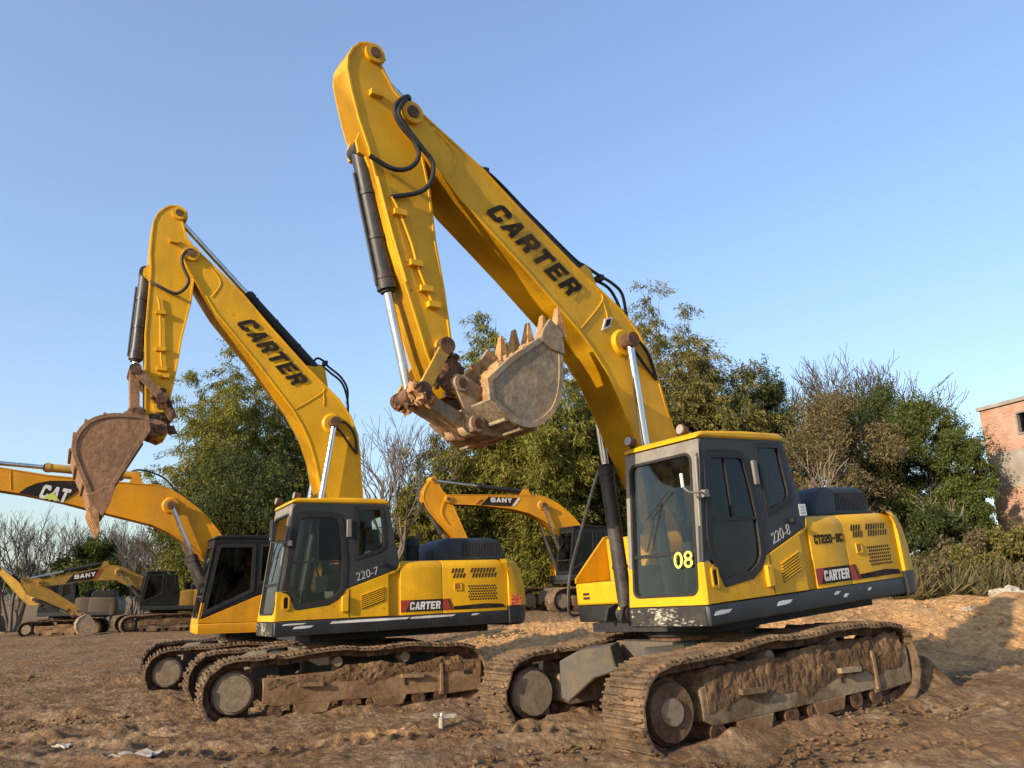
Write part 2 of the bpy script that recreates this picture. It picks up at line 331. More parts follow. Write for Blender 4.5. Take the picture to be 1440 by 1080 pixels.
def tag(o, label=None, cat=None, group=None, kind=None):
    for k, v in (('label', label), ('category', cat), ('group', group), ('kind', kind)):
        if v: o[k] = v
    return o
def empty(name, loc=(0, 0, 0), rot=None):
    o = bpy.data.objects.new(name, None); o.empty_display_size = .3; COL.objects.link(o)
    if rot is not None: o.matrix_world = Matrix.Translation(loc) @ rot.to_4x4()
    else: o.location = loc
    return o
def frame(o, t, up, n=None):
    """matrix: local x -> t, y -> up, z -> t x up"""
    t = Vector(t).normalized(); up = Vector(up); up = (up - t * up.dot(t)).normalized(); n = t.cross(up)
    return Matrix.Translation(o) @ Matrix((t, up, n)).transposed().to_4x4()
def RZ(a): return Matrix.Rotation(D2R(a), 3, 'Z')
def RY(a): return Matrix.Rotation(D2R(a), 3, 'Y')
def RX(a): return Matrix.Rotation(D2R(a), 3, 'X')
def smooth_loop(pts, it=2, keep=()):
    P = [tuple(p) for p in pts]
    for _ in range(it):
        Q = []
        for i in range(len(P)):
            a, b = P[i], P[(i + 1) % len(P)]
            Q += [(a[0] * .78 + b[0] * .22, a[1] * .78 + b[1] * .22), (a[0] * .22 + b[0] * .78, a[1] * .22 + b[1] * .78)]
        P = Q
    return P
def inset(pts, d):
    n = len(pts); A = sum(pts[i][0] * pts[(i + 1) % n][1] - pts[(i + 1) % n][0] * pts[i][1] for i in range(n)); s = 1 if A > 0 else -1; out = []
    for i in range(n):
        p0, p1, p2 = Vector(pts[i - 1]), Vector(pts[i]), Vector(pts[(i + 1) % n])
        e0 = (p1 - p0); e1 = (p2 - p1)
        if e0.length < 1e-7 or e1.length < 1e-7: out.append(tuple(p1)); continue
        e0.normalize(); e1.normalize(); n0 = Vector((-e0.y, e0.x)) * s; n1 = Vector((-e1.y, e1.x)) * s
        m = (n0 + n1); m = m / max(m.length_squared, .3) * 2 if False else m.normalized() / max(.5, m.normalized().dot(n0))
        out.append(tuple(p1 + m * d))
    return out
def rrect(x0, x1, y0, y1, r, n=4):
    out = []
    for cx, cy, a in ((x1 - r, y1 - r, 0), (x0 + r, y1 - r, 90), (x0 + r, y0 + r, 180), (x1 - r, y0 + r, 270)):
        out += [(cx + r * math.cos(D2R(a + 90 * k / n)), cy + r * math.sin(D2R(a + 90 * k / n))) for k in range(n + 1)]
    return out

# ------------------------------------------------------------------ excavators
XF, YL, ZB, ZT, ZH, ZR, YR = 1.40, 1.366, 1.126, 1.326, 2.13, 2.98, .304
def front_T():   # plane of the windscreen: u = y, v = distance up the slope, w = outward
    a = Vector((XF, 0, ZT + .005)); b = Vector((XF - .215, 0, ZR)); up = (b - a).normalized()
    return frame(a, (0, 1, 0), up), (b - a).length
def undercarriage(root, uyaw, lod, sc=1., mudseed=0):
    T = Matrix.Rotation(D2R(uyaw), 4, 'Z')
    def nb(): m = MB(); m.T = T; return m
    cf, cr, R, zc = 1.80, -1.46, .40, .44
    # carbody: centre box, four legs that arch out to the side frames
    FR = 'frame' if mudseed else 'frame_tan'
    m = nb(); m.box(-.72, .72, -.72, .72, .46, .90, 'steel_mud')
    for sx in (1, -1):
        for sy in (1, -1):
            P = [(0.55, .90), (.95, .86), (1.18, .76), (1.20, .36), (1.12, .30), (.98, .40), (.78, .55), (.5, .62)]
            Tt = frame((sx * .62, 0, 0), (sx * .62, sy * .8, 0), (0, 0, 1))
            lp = [(u, v) for u, v in P]
            m.prof([lp], -.22, .22, 'steel_mud', Tt, .02)
    m.build('carbody', root, bevel=.02)
    m = nb(); m.cyl((0, 0, .86), (0, 0, 1.06), .62, 'rust', n=40); m.cyl((0, 0, .95), (0, 0, 1.0), .68, 'black', n=40)
    m.build('slew_ring', root)
    for sy in (1, -1):
        y0 = 1.195 * sy
        # ---- track chain: pads laid round the tumblers, top run resting on the carrier rollers
        path = []
        for k in range(11): a = D2R(-90 + 180 * k / 10); path.append((cf + R * math.cos(a), zc + R * math.sin(a)))
        top = [(1.45, .845), (1.05, .845), (.68, .885), (.38, .905), (.05, .875), (-.30, .875), (-.62, .90), (-.95, .875), (-1.25, .85)]
        path += top
        for k in range(11): a = D2R(90 + 180 * k / 10); path.append((cr + R * math.cos(a), zc + R * math.sin(a)))
        path.append((cr, zc - R))
        P = [Vector((a, 0, b)) for a, b in path] + [Vector((path[0][0], 0, path[0][1]))]
        L = [0]
        for a, b in zip(P[:-1], P[1:]): L.append(L[-1] + (b - a).length)
        n = 50; pitch = L[-1] / n
        def at_len(s):
            s %= L[-1]
            for i in range(len(P) - 1):
                if L[i + 1] >= s - 1e-9:
                    t = (s - L[i]) / max(1e-9, L[i + 1] - L[i]); return P[i].lerp(P[i + 1], t)
            return P[-1]
        m = nb(); rr = random.Random(5 + mudseed * 7 + sy)
        for i in range(n):
            a, b = at_len(i * pitch), at_len((i + 1) * pitch); d = (b - a).normalized(); nrm = Vector((-d.z, 0, d.x)) * -1
            c = (a + b) / 2
            if (c - Vector(((cf + cr) / 2, 0, zc))).dot(nrm) < 0 and abs(d.x) < .98: nrm = -nrm
            if abs(d.x) >= .9: nrm = Vector((0, 0, 1 if c.z > zc else -1))
            nrm = (nrm - d * nrm.dot(d)).normalized()
            jit = rr.uniform(-.012, .012)
            Tt = Matrix.Translation(c + Vector((0, y0 + jit, 0)) + nrm * rr.uniform(-.006, .008)) @ Matrix((d, nrm.cross(d), nrm)).transposed().to_4x4()
            h = pitch * .5
            m.box(-h * .98, h * 1.04, -.30, .30, .0, .022, 'shoe', Tt)
            for q, hh in ((-.82, .032), (0., .030), (.80, .030)):
                m.box(h * q - .011, h * q + .011, -.295, .295, .022, .022 + hh, 'shoe', Tt)
            for yy in (-.11, .11): m.box(-h * .95, h * .95, yy - .03, yy + .03, -.085, 0, 'rust', Tt)
            if lod == 0:
                for k in range(5):
                    q = Tt @ Vector((rr.uniform(-h, h), rr.uniform(-.29, .29), rr.uniform(.015, .035)))
                    m.lump(q, rr.uniform(.02, .05), 'mud', rr.random() * 50, 1, .4, (1, 1.5, .7))
        m.build('track_chain', root, smooth=25)
        # ---- side frame
        m = nb(); yi, yo = .98, 1.40
        prof = [(1.42, .60), (1.42, .30), (1.30, .235), (-1.10, .225), (-1.12, .18), (-1.78, .20), (-1.80, .62), (-1.20, .66), (-1.15, .60), (-.6, .62), (.6, .62)]
        a, b = (yi, yo) if sy > 0 else (-yo, -yi)
        m.prof([prof], a, b, FR, None, .015)
        o_y = yo * sy
        for x0, x1 in ((.62, .95), (-.85, -.52)): m.beam((x0, o_y + .02 * sy, .47), (x1, o_y + .02 * sy, .49), 0.10, .05, FR)
        m.box(-.60, -.57, min(o_y, o_y + .012 * sy), max(o_y, o_y + .012 * sy), .36, .46, 'slot')
        m.box(-1.62, -1.50, min(o_y, o_y + .012 * sy), max(o_y, o_y + .012 * sy), .44, .485, 'slot')
        m.box(-1.16, -1.12, min(o_y, o_y + .03 * sy), max(o_y, o_y + .03 * sy), .22, .62, 'frame')
        fr = m.build('side_frame', root, bevel=.0)
        # ---- caked earth on top of the frame
        m = nb(); NX, NC = (260, 36) if lod == 0 else (40, 8); hi = .80 if mudseed == 0 else .735; lo_ = .40 if mudseed == 0 else .50
        xs = np.linspace(-1.66, 1.36, NX); tt = np.linspace(0, 1, NC); XX, TT = np.meshgrid(xs, tt, indexing='ij')
        amp = np.clip(fbm(XX * 1.7 + 9 * sy, XX * 0 + mudseed, 3, 17) * .8 + .75, .05, 1.3)
        edge = lo_ + .09 * fbm(XX * 2.3, XX * 0 + 3 + sy, 4, 23)
        zc_ = np.where(TT < .5, edge + (hi - .04 - edge) * (TT / .5), hi - .04 - .10 * ((TT - .5) / .5) ** 2); yc_ = np.where(TT < .5, 1.405 - .03 * (TT / .5) ** 2, 1.375 - .37 * ((TT - .5) / .5))
        nz = fbm(XX * 7, TT * 6 + 4 * sy, 4, 29, .62); fz_ = fbm(XX * 34, TT * 24, 2, 37); nz2 = fbm(XX * 16, TT * 11 + 7 * sy, 3, 33, .6)
        bulge = np.sin(np.clip(TT, 0, 1) * math.pi) ** .6
        yy = yc_ + np.where(TT < .62, 1, 0) * bulge * (.012 + .012 * amp * np.clip(.5 + nz, 0, 2) + .007 * np.clip(nz2, -.3, 1)) + .005 * fz_; zz = zc_ - (1 - amp.clip(0, 1)) * .10 * (TT > .25) + bulge * (.012 * nz * amp + .006 * nz2 + .006 * fz_)
        vs = [(XX[i, j], yy[i, j] * sy, zz[i, j]) for i in range(NX) for j in range(NC)]; fs = [(i * NC + j, (i + 1) * NC + j, (i + 1) * NC + j + 1, i * NC + j + 1) for i in range(NX - 1) for j in range(NC - 1)]
        fs += [tuple(range(NC)), tuple((NX - 1) * NC + j for j in range(NC))[::-1]]
        m.add(vs, fs if sy > 0 else [f[::-1] for f in fs], 'mud'); m.build('caked_mud', root, smooth=50)
        # ---- sprocket with its final drive cover, idler, rollers
        m = nb(); teeth = 21; lp = []
        for i in range(teeth * 2): rr_ = .37 if i % 2 else .315; lp.append((cf + rr_ * math.cos(math.pi * i / teeth), zc + rr_ * math.sin(math.pi * i / teeth)))
        m.prof([lp], y0 - .03, y0 + .03, 'rust', None, .005)
        m.cyl((cf, (1.0) * sy, zc), (cf, 1.34 * sy, zc), .285, 'rust', n=36)
        m.cyl((cf, 1.33 * sy, zc), (cf, 1.41 * sy, zc), .275, 'hub' if mudseed else 'mud', r1=.255, n=36)
        m.cyl((cf, .94 * sy, zc), (cf, 1.02 * sy, zc), .24, 'hub', r1=.27, n=30)
        sp = m.build('drive_sprocket', root)
        m = nb(); m.cyl((cf, 1.40 * sy, zc), (cf, 1.435 * sy, zc), .235 if mudseed else .13, 'hub', r1=.225 if mudseed else .115, n=36)
        m.build('hub_cover', sp)
        m = nb(); m.cyl((cr, y0 - .1 * sy, zc), (cr, y0 + .1 * sy, zc), .33, 'rust', n=36); m.cyl((cr, y0 - .2, zc), (cr, y0 + .2, zc), .10, 'hub', n=20)
        m.build('idler_wheel', root)
        for i in range(8 if lod < 2 else 5):
            x = 1.25 - i * (2.38 / (7 if lod < 2 else 4))
            m = nb(); m.cyl((x, y0 - .16, .165), (x, y0 + .16, .165), .085, 'rust', n=18); m.cyl((x, y0 - .19, .165), (x, y0 + .19, .165), .045, 'mud', n=14)
            m.cyl((x, y0 + .17 * sy, .165), (x, y0 + .19 * sy, .165), .10, 'rust', n=18)
            m.build('track_roller', root)
        for x in (.40, -.60):
            m = nb(); m.cyl((x, y0 - .1, .745), (x, y0 + .17, .745), .068, 'hub', n=18); m.box(x - .04, x + .04, y0 - .05, y0 + .05, .6, .74, 'frame'); m.build('carrier_roller', root)
        for x in (.75, -.35):
            m = nb(); P = [(x - .26, .235), (x + .26, .235), (x + .20, .10), (x - .20, .10)]
            m.prof([P], min(o_y - .05 * sy, o_y), max(o_y - .05 * sy, o_y), 'frame', None, .01); m.build('roller_guard', root)

def cab(root, st, lod, spec):
    G = {'grey': 'grey', 'cat': 'darkcab', 'sany': 'darkcab'}[st]
    m = MB(); yo, yi = YL, YL - .05
    if st == 'grey':
        glass = [(1.10, 2.82), (1.02, 2.84), (.60, 2.84), (.50, 2.82), (.45, 2.74), (.40, 2.45), (.37, 2.15), (.385, 1.80), (.41, 1.70), (.50, 1.60), (.65, 1.525), (1.09, 1.475), (1.13, 1.49), (1.20, 1.66), (1.265, 1.80), (1.272, 1.96), (1.15, 2.76)]
        grey = [(1.385, 1.735), (1.20, 2.88), (1.165, 2.95), (1.08, 2.982), (-.20, 2.982), (-.26, 2.95), (-.37, 2.45), (-.44, 2.11), (-.41, 2.02), (-.34, 1.985), (.395, 1.735), (.385, 1.80), (.37, 2.15), (.40, 2.45), (.45, 2.74), (.50, 2.82), (.60, 2.84), (1.02, 2.84), (1.10, 2.82), (1.15, 2.76), (1.272, 1.96), (1.265, 1.80), (1.235, 1.735)]
        rwin = [(.27, 2.93), (.06, 2.94), (-.16, 2.94), (-.19, 2.88), (-.235, 2.42), (-.225, 2.33), (-.16, 2.265), (.25, 2.145)]
        yel = [(1.395, ZT + .006), (1.385, 1.73), (1.34, 1.728), (1.24, 1.70), (1.19, 1.645), (1.145, 1.54), (1.115, 1.475), (1.09, 1.47), (.65, 1.52), (.5, 1.595), (.41, 1.695), (.393, 1.73), (-.265, 1.952), (-.265, ZT + .006)]
        low = 'yellow'
    else:
        glass = [(1.14, 2.84), (1.06, 2.88), (.42, 2.89), (.37, 2.84), (.36, 1.93), (1.29, 1.49), (1.33, 1.56)]
        grey = [(1.385, 1.42), (1.19, 2.88), (1.14, 2.95), (1.06, 2.98), (-.20, 2.98), (-.26, 2.95), (-.40, 2.3), (-.44, 1.99), (.30, 1.86), (.40, 1.80)] + glass[::-1][0:0]
        grey = [(1.39, 1.40), (1.19, 2.88), (1.14, 2.95), (1.06, 2.98), (-.20, 2.98), (-.26, 2.95), (-.40, 2.3), (-.44, 2.0), (.28, 1.86)]
        rwin = [(.29, 2.88), (-.17, 2.89), (-.25, 2.3), (.29, 2.04)]
        yel = [(1.395, ZT + .006), (1.392, 1.385), (.28, 1.845), (-.44, 1.985), (-.44, ZT + .006)]
        low = 'yellow_deep' if st == 'cat' else 'darkcab'
    gl = glass
    if st == 'grey': m.prof([grey, rwin], yi, yo, G, None, .008)
    else: m.prof([grey, rwin, gl], yi, yo, G, None, .008)
    m.prof([yel], yi, yo + .004, low, None, .006)
    if st == 'grey': m.box(-.449, -.268, yi - .1, yo - .035, ZT + .006, 2.06, low); m.prof([[(-.27, 1.955), (-.34, 1.982), (-.41, 2.017), (-.445, 2.10), (-.452, 2.04), (-.42, 1.985), (-.35, 1.952), (-.27, 1.925)]], yi, yo + .004, low)
    # right side, rear wall, floor
    rs = [(1.385, ZT + .006), (1.19, 2.95), (-.26, 2.95), (-.44, 2.1), (-.44, ZT + .006)]
    m.prof([rs, [(1.20, 1.75), (1.08, 2.84), (.45, 2.84), (.45, 1.75)], [(.36, 2.15), (.36, 2.84), (-.15, 2.84), (-.24, 2.15)]], YR, YR + .05, G, None, .006)
    Tr = frame((-.40, 0, 2.10), (0, 1, 0), (.14, 0, .85)); W0, W1 = YR + .05, yi
    m.prof([[(W0, 0), (W1, 0), (W1, .86), (W0, .86)], rrect(W0 + .1, W1 - .1, .12, .74, .08)], -.03, .02, G, Tr)
    m.box(-.42, -.38, W0, W1, ZT + .01, 2.10, G); m.box(-.38, XF - .06, W0, W1, ZT + .01, ZT + .05, 'lining')
    m.box(-.3, XF - .4, W0, W1, 2.90, 2.93, 'lining')
    # windscreen frame
    FT, FL = front_T()
    zs = (1.72 - ZT) / (ZR - ZT) * FL
    out = [(YR, 0), (YL, 0), (YL, FL - .02), (YR, FL - .02)]
    hole = rrect(YR + .06, YL - .10, .085, FL - .14, .09)
    up = [(YR, zs), (YR + .06, zs)] + [p for p in hole if p[0] < (YR + YL) / 2 and p[1] > zs][0:] ; 
    pil = 'grey_pillar' if st == 'grey' else 'darkcab'
    lo2 = low if st != 'sany' else 'darkcab'
    hl = [p for p in rrect(YR + .06, YL - .10, .085, FL - .14, .09)]
    # lower yellow U and upper pillar arch, butted at zs
    U = [(YR, 0), (YL, 0), (YL, zs), (YL - .10, zs)] + [p for p in hl if p[1] < zs and p[0] > .8][::-1][:5] + [p for p in hl if p[1] < zs and p[0] < .8][::-1][:5] + [(YR + .06, zs), (YR, zs)]
    m.prof([U], -.045, .006, lo2, FT)
    A = [(YR, zs + .002), (YR + .06, zs + .002)] + [p for p in hl if p[1] > zs and p[0] < .8][::-1][:5] + [p for p in hl if p[1] > zs and p[0] > .8][::-1][:5] + [(YL - .10, zs + .002), (YL, zs + .002), (YL, FL - .02), (YR, FL - .02)]
    m.prof([A], -.045, .004, pil, FT)
    c = m.build('cab', root, smooth=30)
    # ---- windscreen glass with its dark gasket, split in two
    g = MB(); g.prof([inset(hole, .012)], -.022, -.016, 'glass' if st == 'grey' else 'glass_dark', FT); w = g.build('windscreen', c)
    g = MB(); g.prof([hole, inset(hole, .028)], -.03, .012, 'black', FT); g.box(YR + .07, YL - .11, zs + .10, zs + .135, -.025, .0, 'black', FT)
    g.build('gasket', c)
    # ---- door: gasket, pane, sliding upper window
    g = MB(); gp = inset(gl, .012); g.prof([gl, inset(gl, .075)], yi + .006, yo + .009, 'black')
    if st == 'grey': g.box(.42, 1.24, yo - .03, yo + .002, 2.115, 2.145, 'black'); g.box(.80, .825, yo - .03, yo, 2.145, 2.80, 'black')
    d = g.build('door', c)
    g = MB(); g.prof([inset(gl, .03)], yo - .022, yo - .018, 'glass' if st == 'grey' else 'glass_dark'); g.build('door_glass', c)
    if st == 'grey':
        g = MB(); g.box(.44, .80, yo - .016, yo - .012, 2.15, 2.78, 'glass_dark'); g.build('sliding_pane', c)
    g = MB(); g.prof([rwin, inset(rwin, .05)], yi + .01, yo + .008, 'black'); g.build('window_gasket', c)
    g = MB(); g.prof([inset(rwin, .03)], yo - .02, yo - .016, 'glass' if st == 'grey' else 'glass_dark'); g.build('rear_side_window', c)
    # ---- roof
    m = MB(); rp = [(1.215, 2.945), (1.20, 2.985), (1.12, 3.015), (.4, 3.035), (-.20, 3.03), (-.27, 3.0), (-.285, 2.955), (-.26, 2.94), (1.15, 2.94)]
    m.prof([[(a, b + .03) for a, b in rp]], YR - .01, YL + .012, 'yellow' if st == 'grey' else 'darkcab', None, .03, 2)
    m.build('roof', c, smooth=50)
    if st == 'grey':
        for x in (.36,):
            for z0, z1 in ((2.48, 2.74),):
                m = MB(); m.box(x - .035, x + .035, yo, yo + .035, z0, z1, 'grey_pillar'); m.build('door_hinge', c, bevel=.008)
        m = MB(); m.box(.36, .46, yo + .002, yo + .05, 1.42, 1.64, 'yellow'); m.build('door_catch', c, bevel=.01)
        m = MB(); m.box(.335, .345, yo + .003, yo + .008, ZT + .02, 1.745, 'slot'); m.build('door_seam', c)
        m = MB(); m.prof([rrect(1.215, 1.29, 1.49, 1.66, .03)], yo + .003, yo + .008, 'slot'); m.prof([rrect(1.20, 1.305, 1.475, 1.675, .035), rrect(1.222, 1.285, 1.497, 1.653, .028)], yo + .003, yo + .02, 'yellow'); m.build('step_recess', c)
        # louvre: dark backing and raised slats
        m = MB(); Q = [(.16, 1.645), (-.185, 1.755), (-.185, 1.55), (.16, 1.44)]
        m.prof([Q], yo + .003, yo + .006, 'slot')
        for k in range(7):
            t = (k + .25) / 7; a = Vector((.16, 0, 1.645 + (1.44 - 1.645) * t)); b = Vector((-.185, 0, 1.755 + (1.55 - 1.755) * t))
            m.beam((a.x, yo + .012, a.z), (b.x, yo + .012, b.z), .014, .014, 'yellow')
        m.build('louvre', c)
        m = MB(); m.cyl((-.17, yo, 2.08), (-.17, yo + .05, 2.08), .035, 'black', n=16); m.build('door_lock', c)
        m = MB(); m.text(spec['number'], .36, .115, 'decal_grey', frame((.225, yo + .002, 1.845), (-.95, 0, .27), (.2, 0, 1)), bold=-.006, shear=.15); m.build('number_lettering', c)
    # ---- inside: seat, console, levers, column
    if lod < 2:
        m = MB(); m.box(-.05, .48, .58, 1.08, 1.62, 1.80, 'seat'); m.prof([[(-.02, 1.75), (-.17, 2.42), (-.30, 2.42), (-.14, 1.72)]], .58, 1.08, 'seat', None, .03)
        m.box(-.27, -.13, .70, .96, 2.44, 2.64, 'seat'); m.box(.0, .42, .62, 1.04, ZT + .05, 1.62, 'lining'); m.build('seat', c, bevel=.03)
        m = MB()
        for yy in (.50, 1.16):
            m.box(.0, .62, yy - .07, yy + .07, 1.72, 1.96, 'lining'); m.tube([(.55, yy, 1.96), (.60, yy, 2.10), (.62, yy, 2.18)], .018, 'black'); m.lump((.62, yy, 2.21), .04, 'black', 1, 2, .1)
        m.tube([(.95, .72, ZT + .05), (.90, .72, 1.75)], .02, 'black'); m.tube([(.95, .92, ZT + .05), (.90, .92, 1.75)], .02, 'black')
        m.build('control_console', c, bevel=.015)
    if lod == 0:
        m = MB(); a = FT @ Vector((.60, .56, .015)); b = FT @ Vector((.78, 1.05, .015)); m.tube([a, b], .008, 'black', 6, 0); m.tube([FT @ Vector((.62, .9, .02)), FT @ Vector((.95, 1.16, .02))], .006, 'black', 6, 0); m.build('windscreen_wiper', c)
        m = MB(); m.tube([(1.24, YL + .0, 2.40), (1.34, YL + .06, 2.40), (1.46, YL + .02, 2.41), (1.50, YL - .02, 2.47)], .011, 'grey_pillar'); m.box(1.20, 1.27, YL, YL + .05, 2.355, 2.43, 'grey_pillar')
        if spec.get('mirror_full'):
            m.box(1.47, 1.50, YL - .06, YL + .10, 2.42, 2.72, 'black')
        else:
            m.cyl((1.50, YL - .02, 2.46), (1.50, YL - .02, 2.60), .018, 'decal_white', n=10)
        m.build('mirror', c, bevel=.006)
        m = MB(); m.tube([FT @ Vector((YL - .02, .75, .03)), FT @ Vector((YL - .02, 1.45, .03))], .014, 'grey_pillar', 8, 0)
        for q in (.76, 1.44): m.cyl(FT @ Vector((YL - .02, q, 0)), FT @ Vector((YL - .02, q, .035)), .014, 'grey_pillar', n=8)
        m.build('grab_rail', c)
        for yy, xx in ((.40, 1.12), (1.08, 1.02)):
            m = MB(); m.cyl((xx, yy, 3.10), (xx + .09, yy, 3.115), .045, 'rust', r1=.06, n=18); m.cyl((xx + .085, yy, 3.114), (xx + .1, yy, 3.117), .05, 'lens', n=18); m.beam((xx + .04, yy, 3.03), (xx + .04, yy, 3.09), .05, .02, 'black', (0, 1, 0)); m.build('work_lamp', c)
    if spec.get('windscreen_text'):
        m = MB(); m.text(spec['windscreen_text'], .25, .165, 'decal_lime', FT @ frame((.96, .36, .004), (1, 0, 0), (0, 1, 0)), bold=.006); m.build('number_lettering', c)
    return c

def house(root, st, lod, spec):
    """deck, engine housing, counterweight, right-hand tool box"""
    yb = spec.get('bodymat') or {'grey': 'yellow', 'cat': 'yellow_deep', 'sany': 'yellow_deep'}[st]
    sk = 'skirt' if st == 'grey' else ('yellow_deep' if st == 'cat' else 'grey')
    TXY = Matrix.Identity(4)
    m = MB(); plan = [(XF + .01, YL - .02), (XF - .01, YL + .004), (-2.34, YL + .004), (-2.34, -YL - .004), (.68, -YL - .004), (.70, -YL + .02), (.70, -.46), (.82, -.42), (.82, .22), (XF + .01, .30)]
    m.prof([plan], ZB, ZT, sk, TXY, .02, 2); m.box(-2.1, .8, -1.0, 1.0, 1.02, ZB - .002, 'black')
    dk = m.build('deck', root, smooth=40)
    if st == 'grey':
        m = MB(); m.box(XF + .012, XF + .020, .33, YL - .03, ZB + .012, ZT - .012, 'skirt_worn'); m.build('front_guard', dk)
        for x0, x1, z, h in spec['scrapes']:
            m = MB()
            pts = [(x0, z - h), (x0 - .03, z + h * .6), (x0 + (x1 - x0) * .4, z + h), (x1, z + h * .8), (x1 + .05, z - h * .5), (x0 + (x1 - x0) * .5, z - h * .9)]
            m.prof([pts], YL + .0045, YL + .0065, 'decal_white')
            m.build('scrape_mark', dk)
    m = MB()  # boom foot brackets and cylinder lugs
    for y in (-.40, .30):
        m.prof([[(.9, ZT - .05), (.86, 1.36), (.35, 1.75), (.12, 2.10), (-.12, 2.10), (-.55, ZT - .05)]], y - .025, y + .025, yb if st != 'grey' else 'yellow', None, .004)
    m.cyl((0, -.47, 1.93), (0, .37, 1.93), .07, 'rust', n=18)
    for y in (-.44, .36): m.prof([[(.98, 1.16), (.92, 1.30), (.80, 1.34), (.62, 1.30), (.6, ZB)]], y - .16, y - .11, 'black'); m.prof([[(.98, 1.16), (.92, 1.30), (.80, 1.34), (.62, 1.30), (.6, ZB)]], y + .11 - .02, y + .14, 'black')
    m.build('boom_bracket', root)
    # engine housing: doors on the left, roof panels, rounded upper edge
    def section(x0, x1, name, side=YL - .004, parent=root):
        r = .13; P = []
        for s in (1, -1):
            for k in range(7):
                a = D2R(90 * k / 6); P.append((s * (side - r + r * math.cos(a)), ZH - r + r * math.sin(a))) if s > 0 else P.append((s * (side - r + r * math.sin(a)), ZH - r + r * math.cos(a)))
        P += [(-side, ZT + .004), (side, ZT + .004)]
        mm = MB(); mm.prof([P], 0, x1 - x0, yb, frame((x0, 0, 0), (0, 1, 0), (0, 0, 1)), .008, 2)
        return mm
    m = section(-1.142, -.452, 'engine_hood'); hd = m.build('engine_hood', root, smooth=40)
    m = section(-2.285, -1.150, 'engine_hood'); vd = m.build('radiator_hood', root, smooth=40)
    if lod < 2:
        for row, z0, k0, k1 in ((0, 1.93, 0, 4), (0, 1.93, 4, 12), (1, 1.852, 0, 4), (1, 1.852, 4, 12)):
            m = MB()
            for k in range(k0, k1):
                x = -1.30 - k * .056 - (.11 if k > 3 else 0) - row * .025
                m.prof([[(x, z0), (x - .026, z0), (x - .052, z0 + .068), (x - .026, z0 + .068)]], YL - .004 - .002, YL + .0005, 'slot')
            m.build('vent_slots', vd)
        m = MB()
        for i in range(11):
            for j in range(6):
                x = -1.60 - i * .046 - (.023 if j % 2 else 0); z = 1.72 - j * .04
                m.cyl((x, YL - .006, z), (x, YL + .0005, z), .0145, 'slot', n=8)
        m.build('vent_mesh', vd)
        m = MB(); m.prof([rrect(-1.475, -1.345, 1.66, 1.78, .012), rrect(-1.46, -1.36, 1.675, 1.765, .01)], YL - .004, YL + .008, yb); m.box(-1.435, -1.385, YL - .004, YL + .006, 1.695, 1.745, 'frame'); m.build('latch', vd)
    if st == 'grey':
        # lettered stripe over both doors
        m = MB(); y0, y1 = YL - .003, YL + .0005
        m.prof([[(-.455, 1.375), (-.455, 1.545), (-.625, 1.545), (-.53, 1.375)]], y0, y1, 'decal_red')
        m.prof([[(-.533, 1.375), (-.628, 1.545), (-1.14, 1.545), (-1.14, 1.375)]], y0, y1, 'decal_black')
        m.block('CARTER', .50, .115, 'decal_white', frame((-.60, y1 + .0005, 1.40), (-1, 0, 0), (0, 0, 1)), .1, .14, .002); m.build('name_stripe', hd)
        m = MB()
        m.prof([[(-1.152, 1.375), (-1.152, 1.545), (-1.215, 1.545), (-1.285, 1.375)]], y0, y1, 'decal_red'); m.prof([[(-1.295, 1.375), (-1.225, 1.545), (-1.245, 1.545), (-1.315, 1.375)]], y0, y1, 'decal_black')
        m.prof([[(-1.325, 1.375), (-1.255, 1.545), (-1.27, 1.545), (-1.34, 1.375)]], y0, y1, 'decal_red')
        m.prof([[(-1.345, 1.375), (-1.325, 1.425), (-1.9, 1.45), (-2.20, 1.43), (-2.25, 1.375)]], y0, y1, 'decal_black'); m.build('stripe', vd)
        if spec.get('model_text'):
            m = MB(); m.block(spec['model_text'], .57, .10, 'decal_black', frame((-.53, YL - .002, 1.81), (-1, 0, .0), (0, 0, 1)), .0, .14)
            m.prof([[(-1.115, 1.81), (-1.115, 1.91), (-1.125, 1.91), (-1.125, 1.81)]], y0, y1, 'decal_red'); m.build('model_lettering', hd)
            m = MB(); m.box(-.475, -.345, YL + .001, YL + .004, 2.13, 2.26, 'decal_white'); 
            for i in range(3): m.box(-.455, -.365, YL + .004, YL + .005, 2.155 + i * .033, 2.168 + i * .033, 'decal_grey')
            # the sticker sits on the rear edge of the cab side
            m.build('paper_sticker', root)
    # counterweight: stacked outlines, rounded tail
    m = MB(); lev = [(1.10, -2.60, .02), (1.14, -2.66, .0), (1.40, -2.70, .0), (1.70, -2.68, .0), (1.95, -2.62, .0), (2.07, -2.54, .0), (2.13, -2.42, .03)]
    rings = []
    for z, xr, ins in lev:
        yh = YL + .035 - ins; R_ = .34 if z < 2.1 else .26; xf = -2.295
        ring = [(xf, yh, z)]
        for k in range(8): a = D2R(90 * k / 7); ring.append((xr + R_ - R_ * math.sin(a) - 0, yh - R_ * .55 + R_ * .55 * math.cos(a), z))
        ring += [(xr - .10, .45, z), (xr - .10, -.45, z)]
        for k in range(8): a = D2R(90 - 90 * k / 7); ring.append((xr + R_ - R_ * math.sin(a), -(yh - R_ * .55 + R_ * .55 * math.cos(a)), z))
        ring.append((xf, -yh, z)); rings.append(ring)
    n = len(rings[0]); vs = [p for r in rings for p in r]
    for i in range(len(rings) - 1):
        mat = ('skirt' if st == 'grey' else yb) if rings[i][0][2] < 1.3 else yb
        fs = [(i * n + k, i * n + (k + 1) % n, (i + 1) * n + (k + 1) % n, (i + 1) * n + k) for k in range(n)]
        m.add(vs, fs, mat)
    m.add(rings[0], [tuple(range(n))[::-1]], yb); m.add(rings[-1], [tuple(range(n))], yb)
